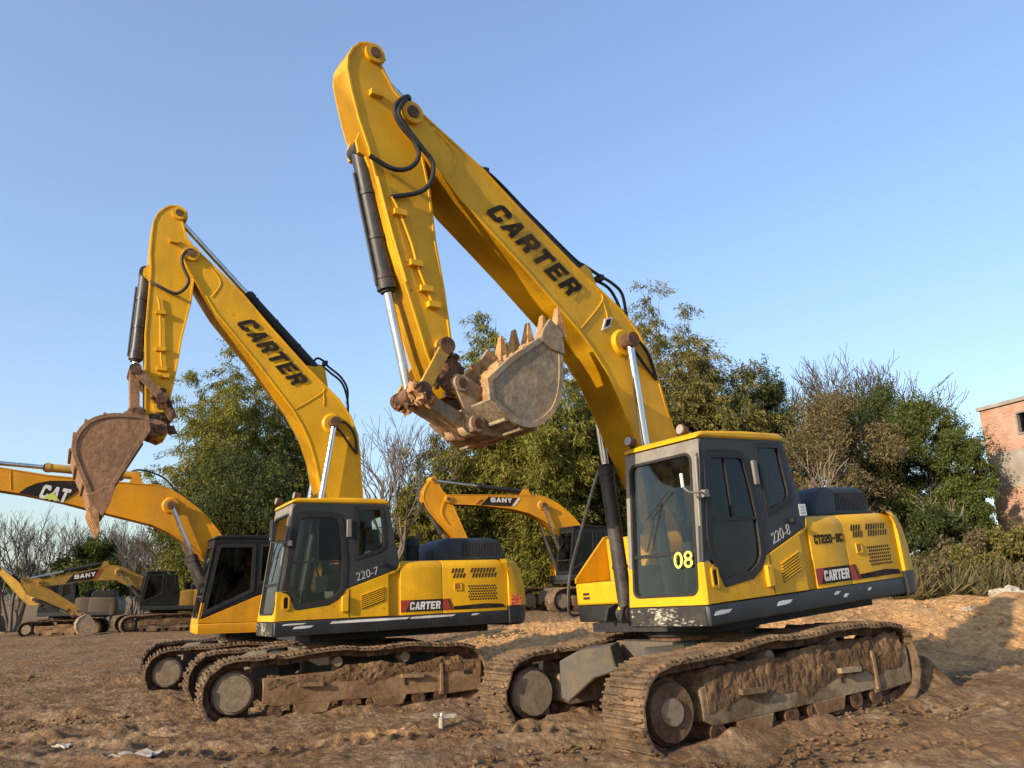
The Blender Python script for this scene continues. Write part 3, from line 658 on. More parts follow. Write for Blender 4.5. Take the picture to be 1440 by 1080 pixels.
    cw = m.build('counterweight', root, smooth=50, bevel=.012)
    if st == 'grey' and spec.get('tail_lamp'):
        m = MB(); m.prof([rrect(-2.53, -2.33, 1.40, 1.56, .02)], YL + .025, YL + .045, 'redlamp'); m.build('tail_reflector', cw)
    # engine cover dome with louvres
    m = MB(); P = [(-1.16, ZH), (-1.18, 2.30), (-1.28, 2.43), (-1.42, 2.50), (-2.20, 2.50), (-2.36, 2.45), (-2.44, 2.32), (-2.46, ZH)]
    m.prof([P], .10, 1.02, 'dome' if st == 'grey' else 'darkcab', None, .05, 3); dm = m.build('engine_cover', root, smooth=50)
    m = MB()
    for k in range(13): x = -1.66 - k * .056; m.prof([[(x, 2.20), (x - .026, 2.20), (x - .04, 2.42), (x - .014, 2.42)]], 1.0, 1.024, 'slot')
    m.build('cover_louvre', dm)
    m = MB(); m.cyl((-.98, .55, ZH - .02), (-.98, .55, 2.40), .11, 'black', n=20); m.cyl((-.98, .55, 2.40), (-.98, .55, 2.52), .13, 'black', r1=.10, n=20); m.build('air_intake', root)
    m = MB(); m.tube([(-1.5, -.5, ZH - .02), (-1.5, -.5, 2.55), (-1.58, -.5, 2.7)], .06, 'rust', 14); m.build('exhaust_pipe', root)
    # right-hand side: tool box, fuel tank, sloping guard
    m = MB(); m.box(.20, .70, -YL, -.48, ZT + .004, 1.60, yb); tb = m.build('tool_box', root, bevel=.025)
    m = MB(); m.box(.701, .705, -1.23, -1.11, 1.40, 1.43, 'slot'); m.box(.701, .705, -1.23, -1.11, 1.45, 1.48, 'slot'); m.build('box_vent', tb)
    m = MB(); m.box(-.445, .10, -YL + .01, -.50, ZT + .004, 2.14, yb); m.build('fuel_tank', root, bevel=.03)
    m = MB(); G = [(.705, 1.605), (.705, 1.66), (.12, 2.17), (-.05, 2.19), (-.05, 2.11), (.09, 2.09), (.11, 1.605)]
    m.prof([G], -YL - .004, -YL + .030, yb, None, .006); m.build('step_guard', root)
    if lod == 0:
        m = MB(); m.tube([(.69, -1.36, 1.22), (.82, -1.36, 1.23), (.855, -1.36, 1.35), (.76, -1.36, 1.75), (.47, -1.36, 2.33), (.12, -1.36, 2.98), (.04, -1.36, 3.02), (-.06, -1.36, 2.9), (-.06, -1.36, 2.1)], .020, 'barrel', 8); m.build('handrail', root)

def cylinder(root, a, b, y, frac, rb=.085, rr=.045, lod=0, name='hydraulic_cylinder', bmat='barrel', line=0):
    """barrel from a towards b, chrome rod the rest of the way"""
    A = Vector((a[0], y, a[1])); B = Vector((b[0], y, b[1])); d = (B - A).normalized(); L = (B - A).length; C = A + d * L * frac
    m = MB(); m.cyl(A, C, rb, bmat, n=24); m.cyl(C - d * .10, C, rb * 1.16, bmat, n=24); m.cyl(C, C + d * .03, rb * .85, 'black', n=20)
    m.cyl(A - Vector((0, .09, 0)), A + Vector((0, .09, 0)), rb * 1.1, bmat, n=20)
    if lod == 0:
        s = Vector((0, 1, 0)).cross(d) * (rb + .02)
        if line: m.tube([A + d * .25 + s * line, A + d * (L * frac - .05) + s * line], .017, bmat, 8, 0)
        for q in (.3, .62, .9): m.cyl(A + d * L * frac * q, A + d * (L * frac * q + .04), rb * 1.1, bmat, n=24)
    o = m.build(name, root)
    m = MB(); m.cyl(C, B, rr, 'chrome', n=20); m.cyl(B - Vector((0, .085, 0)), B + Vector((0, .085, 0)), rr * 1.9, 'rust', n=20)
    m.build('piston_rod', o)
    return o

def boxed(m, loop, y0, y1, mat, lip=.012, th=.028, edge=None):
    m.prof([loop], y0 + lip, y1 - lip, mat, None, .004)
    m.prof([loop, inset(loop, th)], y0, y1, edge or mat, None, .004)

def bucket(root, spec):
    b = spec; mat = b.get('mat', 'bucket'); W = b.get('w', .56)
    back = [Vector((x, 0, z)) for x, z in b['back']]; n = len(back)
    side = [tuple(p) for p in b['back']] + [tuple(p) for p in b['lip']]
    m = MB()
    for y in (-W, W): m.prof([side], y - .016, y + .016, mat, None, .006)
    # wrapper shell
    cen = sum(back, Vector()) / n; P = [tuple(p) for p in b['back']]; inner = []
    for i, p in enumerate(back):
        d = (back[min(i + 1, n - 1)] - back[max(i - 1, 0)]).normalized(); nn = Vector((-d.z, 0, d.x)); nn = nn if nn.dot(cen - p) > 0 else -nn
        q = p + nn * .035; inner.append((q.x, q.z))
    m.prof([P + inner[::-1]], -W, W, mat)
    # wear strips across the back
    for i in range(2, n - 2, 2):
        p = back[i]; nn = (p - cen).normalized(); q = p + nn * .012; m.cyl((q.x, -W * .98, q.z), (q.x, W * .98, q.z), .022, mat, n=8)
    for y in (-W, W): s_ = 1 if y > 0 else -1; y0_, y1_ = sorted((y + .012 * s_, y + .03 * s_)); m.prof([side, inset(side, .06)], y0_, y1_, mat, None, .004)
    # cutting edge
    e = back[-1]; t = Vector((b['tip'][0], 0, b['tip'][1])); d = (t - e).normalized(); nn = Vector((-d.z, 0, d.x))
    T = frame(tuple(e - d * .10), d, nn)
    m.box(0, .24, -.022, .022, -W - .01, W + .01, mat, T)
    bk = m.build('bucket', root, smooth=40)
    L = (t - e).length
    for k in range(5):
        y = -W * .94 + k * W * .47; mm = MB()
        T2 = frame((e.x, y, e.z), d, (0, 1, 0)); w0, h0 = .075, .058
        st = [(0.06, w0, h0), (L * .45, w0 * .85, h0 * .85), (L * .8, w0 * .55, h0 * .42), (L, w0 * .42, h0 * .22)]; vs = []
        for x, w, h in st: vs += [(x, -w, -h), (x, w, -h), (x, w, h), (x, -w, h)]
        fs = [(0, 3, 2, 1), (12, 13, 14, 15)]
        for i in range(3): fs += [(i * 4 + j, i * 4 + (j + 1) % 4, (i + 1) * 4 + (j + 1) % 4, (i + 1) * 4 + j) for j in range(4)]
        mm.add(vs, fs, b.get('tooth', 'earth'), T2); mm.build('tooth', bk, smooth=0)
    for y in (-W, W):
        mm = MB(); q = b['cut']; s = .02 if y > 0 else -.02; mm.prof([q], min(y, y + s * 2.2), max(y, y + s * 2.2), mat, None, .006); mm.build('side_cutter', bk)
    for y in (-.22, .22):
        mm = MB(); mm.prof([b['ear']], y - .025, y + .025, b.get('earmat', mat), None, .006)
        for px, pz, r in ((*b['K'], .085), (*b['L'], .085)):
            mm.cyl((px, y - .06, pz), (px, y + .06, pz), r, b.get('earmat', mat), n=24); mm.cyl((px, y - .075, pz), (px, y + .075, pz), r * .6, 'rust', n=20)
        mm.build('bucket_ear', bk)
    rr = random.Random(4)
    if b.get('soil'):
        mm = MB()
        for i in range(46):
            u = rr.random(); x = b['soil'][0][0] * (1 - u) + b['soil'][1][0] * u; z = b['soil'][0][1] * (1 - u) + b['soil'][1][1] * u
            mm.lump((x + rr.uniform(-.04, .04), rr.uniform(-W * .88, W * .88), z + rr.uniform(-.07, .05)), rr.uniform(.07, .17), 'earth', rr.random() * 70, 2, .4)
        mm.build('loaded_soil', bk, smooth=60)
    # linkage
    rod = b['rod']; ln = b['link']
    for y in (-.24, .24):
        mm = MB(); mm.beam((rod[0], y, rod[1]), (ln[0], y, ln[1]), .045, .12, b.get('linkmat', 'yellow_mud'), (0, 1, 0) if False else (0, 0, 1))
        for p in (rod, ln): mm.cyl((p[0], y - .035, p[1]), (p[0], y + .035, p[1]), .085, 'rust', n=20)
        mm.build('guide_link', root)
    mm = MB(); mm.beam((rod[0], 0, rod[1]), (b['L'][0], 0, b['L'][1]), .30, .13, b.get('linkmat2', 'rust'))
    mm.cyl((rod[0], -.27, rod[1]), (rod[0], .27, rod[1]), .075, 'rust', n=20)
    for y in (-.12, .12): mm.cyl((b['L'][0], y - .06, b['L'][1]), (b['L'][0], y + .06, b['L'][1]), .11, b.get('linkmat2', 'rust'), n=20)
    if b.get('clods'):
        for i in range(26): mm.lump((rod[0] + rr.uniform(-.10, .07), rr.uniform(-.27, .27), rod[1] + rr.uniform(-.09, .05)), rr.uniform(.025, .06), 'rust' if i % 2 else 'earth', rr.random() * 50, 2, .5)
    mm.build('bucket_link', root)

def place(spec):
    yaw, pit, rol = spec['ypr']; R = RZ(yaw) @ RY(pit) @ RX(rol)
    x, y, z = spec['loc']
    root = empty(spec['name'], (x, y, z + 1.7), R)
    if spec.get('scale'): root.scale = (spec['scale'],) * 3
    tag(root, spec['label'], 'excavator', 'excavators parked on the dirt lot')
    return root

def excavator(spec):
    root = place(spec); st = spec['style']; lod = spec['lod']
    undercarriage(root, spec['uyaw'], lod, mudseed=spec.get('seed', 0) % 2)
    house(root, st, lod, spec); cab(root, st, lod, spec)
    yb = {'grey': 'yellow', 'cat': 'yellow_deep', 'sany': spec.get('boommat', 'yellow_deep')}[st]
    b = spec['boom']; yn, yf = .225, -.295
    m = MB(); boxed(m, b['loop'], yf, yn, yb)
    tx, tz = b['tip']; m.cyl((tx, -.33, tz), (tx, .27, tz), .125, yb, n=24); m.cyl((tx, -.345, tz), (tx, .285, tz), .07, 'rust', n=20)
    cx, cz = b['cyl']; m.cyl((cx, -.47, cz), (cx, .40, cz), .075, 'rust', n=20); m.cyl((cx, yn - .02, cz), (cx, yn + .03, cz), .19, yb, r1=.15, n=28); m.cyl((cx, yf - .03, cz), (cx, yf + .02, cz), .15, yb, r1=.19, n=28)
    for w in b.get('welds', []): m.tube([(p[0], yn - .008, p[1]) for p in w], .008, yb, 6)
    ac = b['armcyl']
    for y in (-.14, .07): m.prof([b['lug']], y - .02, y + .02, yb)
    bm = m.build('boom', root)
    if lod < 2 or b.get('letters'):
        for L in b.get('letters', []):
            m = MB()
            for poly, mat in L.get('polys', []): m.prof([poly], yn + .0005 - .012, yn + L.get('lift', .002), mat)
            if L.get('txt'):
                m.block(L['txt'], L['w'], L['h'], L['mat'], frame((L['at'][0], yn + .003, L['at'][1]), (L['t'][0], 0, L['t'][1]), (L['up'][0], 0, L['up'][1])), shear=L.get('shear', .3), gap=L.get('gap', .16))
            for poly, mat in L.get('over', []): m.prof([poly], yn + .006, yn + .0085, mat)
            m.build('lettering', bm)
    # boom cylinders, one each side
    for y in (-.38, .33):
        o = cylinder(root, (.80, 1.22), b['cyl'], y, b.get('cfrac', .55), .088, .047, lod, 'boom_cylinder')
    # arm cylinder
    if spec.get('arm'):
        a = spec['arm']
        cylinder(root, ac, a['top'], -.035, b.get('afrac', .5), .085, .045, lod, 'arm_cylinder', b.get('abar', 'black'), line=1)
        m = MB(); an, af = .15, -.21
        boxed(m, a['loop'], af, an, yb)
        for px, pz, r in ((*a['top'], .11), (*a['pivot'], .13), *[(q[0], q[1], .10) for q in a.get('pins', [])]):
            m.cyl((px, af - .03, pz), (px, an + .03, pz), r, yb, n=24); m.cyl((px, af - .045, pz), (px, an + .045, pz), r * .55, 'rust', n=18)
        if a.get('lug'):
            for y in (-.13, .07): m.prof([a['lug']], y - .02, y + .02, yb)
        for q in a.get('clamps', []): m.box(q[0] - .07, q[0] + .07, an - .012, an + .05, q[1] - .03, q[1] + .03, yb)
        for w in a.get('pipes', []): m.tube([(p[0], an + .018, p[1]) for p in w], .014, yb, 8)
        for w in a.get('hoses', []): pass
        ao = m.build('arm', root)
        if a.get('hoses'):
            m = MB()
            for w in a['hoses']: m.tube([(p[0], p[2], p[1]) for p in w], .026, 'black', 10)
            m.build('hydraulic_hose', ao)
        if a.get('mudtip'):
            m = MB(); rr = random.Random(3)
            for i in range(40):
                q = a['mudtip'][i % len(a['mudtip'])]; m.lump((q[0] + rr.uniform(-.10, .10), an + rr.uniform(-.03, .03), q[1] + rr.uniform(-.12, .12)), rr.uniform(.03, .08), 'rust', rr.random() * 40, 2, .5, (1, .5, 1))
            m.build('caked_mud', ao, smooth=60)
        if spec.get('bucket'):
            bs = spec['bucket']; cylinder(root, a['bcyl'], bs['rod'], -.03, a.get('bfrac', .56), .088, .046, lod, 'bucket_cylinder', 'barrel', line=-1)
            bucket(root, bs)
    if b.get('hoses'):
        m = MB()
        for w in b['hoses']: m.tube([(p[0], p[2], p[1]) for p in w], .020, 'black', 8)
        for q in b.get('hclamps', []): m.box(q[0] - .035, q[0] + .035, -.19, -.07, q[1] - .035, q[1] + .035, 'black')
        m.build('hydraulic_hose', bm)
    return root

# ------------------------------------------------------------------ machine data (machine-local metres: x forward, z up)
def xf2(pts, o0, o1, ang):
    c, s = math.cos(D2R(ang)), math.sin(D2R(ang))
    return [(o1[0] + (p[0] - o0[0]) * c - (p[1] - o0[1]) * s, o1[1] + (p[0] - o0[0]) * s + (p[1] - o0[1]) * c) for p in pts]
BOOM = [(3.55, 6.70), (3.62, 6.74), (3.70, 6.735), (3.77, 6.68), (3.79, 6.60), (3.76, 6.50), (3.53, 6.22), (3.37, 6.04), (3.1, 5.74), (2.66, 5.37), (2.34, 5.10), (1.91, 4.71), (1.62, 4.45), (1.42, 4.22), (1.25, 3.98), (1.11, 3.70), (.98, 3.38), (.84, 3.05), (.6, 2.55), (.36, 2.10), (.18, 1.84), (.04, 1.78), (-.10, 1.84), (-.14, 1.97), (-.08, 2.4), (.06, 2.85), (.18, 3.2), (.27, 3.55), (.35, 3.92), (.45, 4.27), (.62, 4.56), (.86, 4.80), (1.22, 5.04), (1.53, 5.25), (2.22, 5.77), (2.74, 6.19), (3.33, 6.56)]
ARM = [(3.93, 7.17), (3.87, 7.24), (3.90, 7.34), (3.98, 7.39), (4.08, 7.395), (4.18, 7.35), (4.26, 7.26), (4.32, 7.13), (4.335, 6.98), (4.30, 6.75), (4.23, 6.42), (4.14, 6.13), (4.08, 5.85), (3.93, 5.12), (3.77, 4.56), (3.61, 3.98), (3.50, 3.68), (3.40, 3.56), (3.29, 3.54), (3.21, 3.61), (3.21, 3.74), (3.28, 3.90), (3.31, 4.34), (3.34, 4.71), (3.40, 5.22), (3.43, 5.84), (3.49, 6.22), (3.51, 6.55), (3.55, 6.70), (3.66, 6.80), (3.78, 6.90)]
T0, C0, AP, K0 = (3.65, 6.61), (.91, 4.35), (3.65, 6.61), (3.3, 3.67)
CART = dict(txt='CARTER', mat='decal_black', shear=.42, gap=.20)
main = dict(name='tracked_excavator', style='grey', lod=0, seed=2, loc=(2.261, 9.767, -1.461), ypr=(216.498, 3.858, 1.97), uyaw=-5.676,
    label='nearest yellow excavator, numbered 08 on its windscreen, toothed bucket raised and full of soil', number='220-8', windscreen_text='08', model_text='CT220-8C',
    scrapes=[(1.34, 1.06, 1.245, .022), (.34, .06, 1.245, .024), (-.72, -.86, 1.26, .018), (-.9, -1.02, 1.22, .02), (-1.42, -1.52, 1.25, .016)],
    boom=dict(loop=BOOM, tip=T0, cyl=C0, armcyl=(1.25, 5.27), lug=[(1.02, 4.88), (1.16, 5.30), (1.25, 5.36), (1.34, 5.30), (1.62, 5.28)], afrac=.52, cfrac=.555,
        letters=[dict(CART, at=(2.80, 5.668), t=(-.796, -.605), up=(-.605, .796), w=1.38, h=.27),
                 dict(polys=[([(1.16, 4.63), (1.03, 4.67), (1.09, 4.54), (1.23, 4.48)], 'decal_white')], over=[([(1.14, 4.62), (1.06, 4.645), (1.105, 4.555), (1.19, 4.515)], 'decal_black')])],
        welds=[[(1.22, 4.99), (1.16, 4.86), (1.56, 4.46)], [(1.16, 4.86), (1.12, 4.74), (1.11, 4.63)], [(3.36, 6.50), (3.22, 6.40), (3.12, 6.24), (3.20, 5.98)]],
        hoses=[[(2.75, 6.24, -.1), (2.49, 6.40, -.1), (1.88, 5.97, -.1), (1.25, 5.52, -.1), (1.08, 5.45, -.1), (.85, 5.36, -.1), (.62, 5.28, -.1), (.47, 5.15, -.1), (.44, 4.8, -.1), (.38, 4.4, -.1), (.27, 3.8, -.1), (.17, 3.3, -.1)],
               [(2.75, 6.24, -.16), (2.49, 6.38, -.16), (1.88, 5.93, -.16), (1.28, 5.48, -.16), (.9, 5.33, -.16), (.6, 5.2, -.16), (.43, 4.8, -.16), (.37, 4.35, -.16), (.26, 3.75, -.16), (.17, 3.3, -.16)],
               [(.86, 4.40, .27), (.70, 4.40, .27), (.52, 4.24, .25), (.43, 3.95, .24)], [(.90, 4.30, .30), (.76, 4.22, .28), (.60, 4.08, .25), (.43, 3.93, .24)]],
        hclamps=[(2.49, 6.40), (1.12, 5.42), (.82, 5.33)]),
    arm=dict(loop=ARM, top=(4.01, 7.26), pivot=AP, pins=[(3.41, 4.06), (3.30, 3.67)], bcyl=(4.155, 6.16), bfrac=.575, lug=[(4.18, 6.35), (4.24, 6.20), (4.22, 6.08), (4.15, 6.06), (4.06, 5.85)],
        clamps=[(3.83, 5.45), (3.68, 4.92), (3.58, 4.66), (3.50, 4.50), (4.02, 6.77)], pipes=[[(3.91, 5.61), (3.83, 5.45), (3.72, 5.15), (3.66, 4.9), (3.57, 4.66), (3.51, 4.51)], [(4.06, 5.8), (3.93, 5.2), (3.80, 4.70)]],
        hoses=[[(3.60, 6.72, .05), (3.66, 6.80, .22), (3.76, 6.74, .27), (3.86, 6.62, .27), (3.86, 6.51, .26), (3.79, 6.39, .26), (3.66, 6.25, .27), (3.62, 6.09, .27), (3.73, 5.94, .25), (3.91, 5.90, .22), (4.15, 6.00, .19)],
               [(3.64, 6.76, .05), (3.72, 6.74, .25), (3.81, 6.62, .28), (3.82, 6.48, .28), (3.60, 6.22, .28), (3.46, 6.05, .28), (3.49, 5.83, .25), (3.63, 5.70, .21), (3.91, 5.61, .17)]],
        mudtip=[(3.38, 4.0), (3.36, 3.85), (3.33, 3.7), (3.45, 3.75)]),
    bucket=dict(K=(3.30, 3.67), linkmat2='bucket', L=(3.15, 3.265), rod=(3.735, 3.57), link=(3.43, 4.05), back=[(3.20, 3.43), (3.10, 3.34), (2.99, 3.26), (2.91, 3.205), (2.82, 3.175), (2.73, 3.17), (2.64, 3.185), (2.55, 3.225), (2.47, 3.285), (2.40, 3.34), (2.34, 3.42), (2.29, 3.52), (2.25, 3.64), (2.225, 3.77), (2.21, 3.9), (2.20, 4.02), (2.20, 4.12)],
        lip=[(2.20, 4.14), (2.42, 4.20), (2.50, 4.14), (2.92, 3.88), (3.21, 3.64)], tip=(2.17, 4.52), cut=[(2.19, 3.98), (2.19, 4.22), (2.34, 4.36), (2.44, 4.24), (2.50, 4.12), (2.36, 4.02)],
        ear=[(3.40, 3.70), (3.34, 3.77), (3.24, 3.76), (3.06, 3.66), (2.92, 3.42), (2.80, 3.24), (2.72, 3.14), (2.95, 3.15), (3.10, 3.17), (3.20, 3.19), (3.24, 3.28), (3.30, 3.48)], soil=((2.95, 3.68), (2.42, 4.0)), clods=True))
bL = lambda P: xf2(P, T0, (2.66, 7.09), 8.6)
aL = lambda P: xf2(P, AP, (2.66, 7.09), 11.7)
b3 = lambda W: [(q[0], q[1], p[2]) for p, q in zip(W, bL([(p[0], p[1]) for p in W]))]
left = dict(name='tracked_excavator', style='grey', lod=0, seed=1, loc=(-2.747, 13.138, -1.737), ypr=(209.597, 1.025, 1.396), uyaw=-3.698,
    label='yellow excavator marked 220-7 on its cab, muddy bucket hanging teeth down', number='220-7', mirror_full=True, tail_lamp=True,
    scrapes=[(1.30, .95, 1.285, .012), (1.15, .85, 1.24, .02), (.62, -.6, 1.285, .020), (-.6, -1.36, 1.29, .018), (-1.62, -1.78, 1.29, .014)],
    boom=dict(loop=bL(BOOM), tip=(2.66, 7.09), cyl=bL([C0])[0], armcyl=bL([(1.25, 5.27)])[0], lug=bL(main['boom']['lug']), afrac=.51, cfrac=.56,
        letters=[dict(CART, at=(1.925, 6.012), t=(-.70, -.714), up=(-.714, .70), w=1.36, h=.27)],
        welds=[bL(w) for w in main['boom']['welds']],
        hoses=[[(.60, 5.50, -.1), (.50, 5.66, -.1), (.39, 5.64, -.1), (.29, 5.54, -.1), (.06, 5.37, -.1), (-.06, 5.16, -.1), (-.06, 4.9, -.1)], [(.60, 5.45, -.16), (.42, 5.56, -.16), (.22, 5.44, -.16), (.02, 5.28, -.16), (-.08, 5.0, -.16), (-.10, 4.7, -.16)]] + [b3(w) for w in main['boom']['hoses'][2:]],
        hclamps=[(.34, 5.60)]),
    arm=dict(loop=aL(ARM), top=aL([(4.01, 7.26)])[0], pivot=(2.66, 7.09), pins=aL([(3.41, 4.06), (3.30, 3.67)]), bcyl=(3.29, 6.74), bfrac=.87, lug=[(3.16, 7.0), (3.33, 6.76), (3.33, 6.66), (3.25, 6.60), (3.16, 6.3)],
        clamps=[(3.04, 6.05), (3.0, 5.45), (2.96, 5.14), (2.92, 5.03), (2.92, 7.29)], pipes=[[(3.10, 6.3), (3.05, 6.05), (3.0, 5.45), (2.95, 5.1)]],
        hoses=[[(2.60, 7.10, .05), (2.64, 7.15, .24), (2.74, 7.11, .26), (2.80, 6.98, .26), (2.77, 6.82, .26), (2.68, 6.61, .27), (2.74, 6.45, .25), (2.87, 6.38, .21), (3.10, 6.47, .19), (3.23, 6.56, .12)]],
        mudtip=[(2.93, 4.7), (2.90, 4.5), (2.92, 4.3), (2.86, 4.3)]),
    bucket=dict(mat='bucket_red', linkmat='bucket_red', linkmat2='bucket_red', K=(2.92, 4.20), L=(3.28, 4.42), rod=(3.33, 5.08), link=(2.93, 4.66), back=[(3.12, 4.29), (3.28, 4.305), (3.44, 4.305), (3.57, 4.30), (3.69, 4.275), (3.81, 4.23), (3.91, 4.16), (3.98, 4.07), (4.03, 3.97), (4.06, 3.86), (4.06, 3.75), (4.03, 3.64), (3.98, 3.52), (3.93, 3.40), (3.87, 3.28), (3.81, 3.14), (3.755, 3.02)],
        lip=[(3.75, 3.0), (3.60, 2.98), (3.49, 3.24), (3.28, 3.68), (3.08, 4.08)], tip=(3.62, 2.63), cut=[(3.82, 3.12), (3.74, 2.98), (3.60, 2.84), (3.53, 2.98), (3.47, 3.26), (3.60, 3.24)],
        ear=[(2.84, 4.12), (2.84, 4.26), (2.92, 4.31), (3.12, 4.34), (3.20, 4.50), (3.29, 4.52), (3.37, 4.46), (3.50, 4.30), (3.30, 4.18), (3.05, 4.06), (2.95, 4.08)]))
cat = dict(name='tracked_excavator', style='cat', lod=1, seed=3, loc=(-5.67, 17.96, -1.91), ypr=(208.16, 0, 0), uyaw=-2.66, number='',
    label='excavator with black cab and CAT on its boom, half hidden behind the 220-7 machine',
    boom=dict(loop=[(5.98, 4.24), (5.94, 4.36), (5.6, 4.43), (5.16, 4.38), (4.34, 4.27), (3.79, 4.24), (2.93, 4.19), (2.35, 4.17), (2.1, 4.12), (1.81, 3.97), (1.48, 3.73), (1.22, 3.50), (.98, 3.22), (.6, 2.72), (.2, 2.2), (-.08, 1.98), (-.02, 1.82), (.14, 1.8), (.9, 2.3), (1.4, 2.76), (1.7, 3.0), (2.05, 3.20), (2.33, 3.32), (3.08, 3.5), (3.5, 3.6), (4.0, 3.73), (4.71, 3.87), (5.1, 3.92), (5.6, 4.0), (5.9, 4.10)],
        tip=(5.86, 4.22), cyl=(1.99, 3.73), armcyl=(2.7, 4.36), lug=[(2.55, 4.14), (2.66, 4.39), (2.74, 4.39), (2.86, 4.16)], abar='yellow_mud', afrac=.55, cfrac=.58,
        letters=[dict(txt='CAT', mat='decal_white', at=(4.44, 3.80), t=(-.98, -.17), up=(-.10, .99), w=.50, h=.28, bold=.035, shear=.1, polys=[([(4.78, 3.885), (4.66, 4.0), (4.50, 4.09), (4.28, 4.15), (3.74, 4.17), (3.70, 4.02), (4.01, 3.742)], 'decal_black')],
            over=[([(4.36, 3.80), (4.20, 3.925), (4.06, 3.745)], 'decal_lime')])],
        welds=[[(4.98, 4.32), (4.92, 3.91)]], hoses=[[(3.0, 4.25, -.1), (2.7, 4.5, -.1), (2.2, 4.38, -.1), (1.9, 4.1, -.1), (1.5, 3.8, -.1)]]),
    arm=dict(loop=[(5.70, 4.55), (5.80, 4.62), (5.90, 4.60), (6.25, 4.25), (6.35, 3.9), (6.15, 3.1), (5.85, 2.0), (5.75, 1.6), (5.62, 1.55), (5.54, 1.65), (5.56, 2.0), (5.66, 3.1), (5.72, 4.05), (5.74, 4.3)], top=(5.80, 4.52), pivot=(5.86, 4.22), pins=[(5.64, 1.65)], bcyl=(6.3, 3.7)))
sanym = dict(name='tracked_excavator', style='sany', lod=1, seed=5, loc=(2.593, 30.35, -.89), ypr=(207.1, 0, 0), uyaw=.33, number='',
    label='orange-yellow excavator with SANY on its level boom, between the two nearest machines',
    boom=dict(loop=[(5.0, 4.0), (4.96, 4.10), (4.77, 4.12), (3.6, 4.16), (1.97, 4.2), (1.25, 4.23), (.95, 4.17), (.41, 3.93), (-.16, 3.51), (-.55, 3.12), (-.78, 2.75), (-.75, 2.55), (-.6, 2.42), (-.4, 2.38), (-.15, 2.5), (.17, 2.70), (.73, 3.06), (1.15, 3.33), (1.71, 3.55), (2.39, 3.68), (3.6, 3.77), (4.64, 3.77), (4.92, 3.82), (5.0, 3.9)],
        tip=(4.9, 3.95), cyl=(1.16, 3.85), armcyl=(1.75, 4.36), lug=[(1.5, 4.18), (1.66, 4.44), (1.84, 4.44), (2.05, 4.18)], afrac=.52, cfrac=.58,
        letters=[dict(txt='SANY', mat='decal_white', at=(3.26, 3.90), t=(-1, 0.01), up=(0, 1), w=.86, h=.16, bold=.03, shear=.0, polys=[([(3.66, 3.78), (3.34, 4.09), (2.18, 4.09), (2.44, 3.78)], 'decal_black'), ([(2.40, 3.78), (2.14, 4.09), (2.04, 4.09), (2.30, 3.78)], 'decal_white'), ([(3.86, 3.80), (3.66, 3.98), (3.56, 3.98), (3.76, 3.80)], 'decal_red')])]),
    arm=dict(loop=[(5.36, 4.66), (5.44, 4.70), (5.54, 4.62), (5.72, 4.34), (5.80, 4.15), (5.81, 3.93), (5.65, 3.59), (5.24, 3.14), (4.8, 2.72), (4.35, 2.30), (4.1, 2.1), (3.98, 2.1), (3.96, 2.2), (4.18, 2.73), (4.42, 3.22), (4.68, 3.74), (4.78, 4.0), (5.06, 4.22)], top=(5.44, 4.61), pivot=(4.9, 3.95), pins=[(4.05, 2.18)], bcyl=(5.72, 3.75), bfrac=.6, pipes=[[(5.0, 4.0), (5.15, 3.5), (4.9, 3.1)]]),
    bucket=dict(K=(4.05, 2.18), L=(4.2, 1.85), rod=(4.62, 2.15), link=(4.30, 2.45), mat='bucket', back=[(4.05, 2.0), (4.2, 1.75), (4.25, 1.5), (4.15, 1.25), (3.95, 1.08), (3.7, 1.0), (3.4, 1.0)], lip=[(3.35, 1.05), (3.7, 1.6), (3.95, 2.05)], tip=(3.05, 1.05), cut=[(3.35, 1.0), (3.3, 1.15), (3.45, 1.25), (3.55, 1.1)], ear=[(3.98, 2.2), (4.1, 2.25), (4.28, 1.9), (4.25, 1.7), (4.0, 1.9)], linkmat='yellow_deep'))
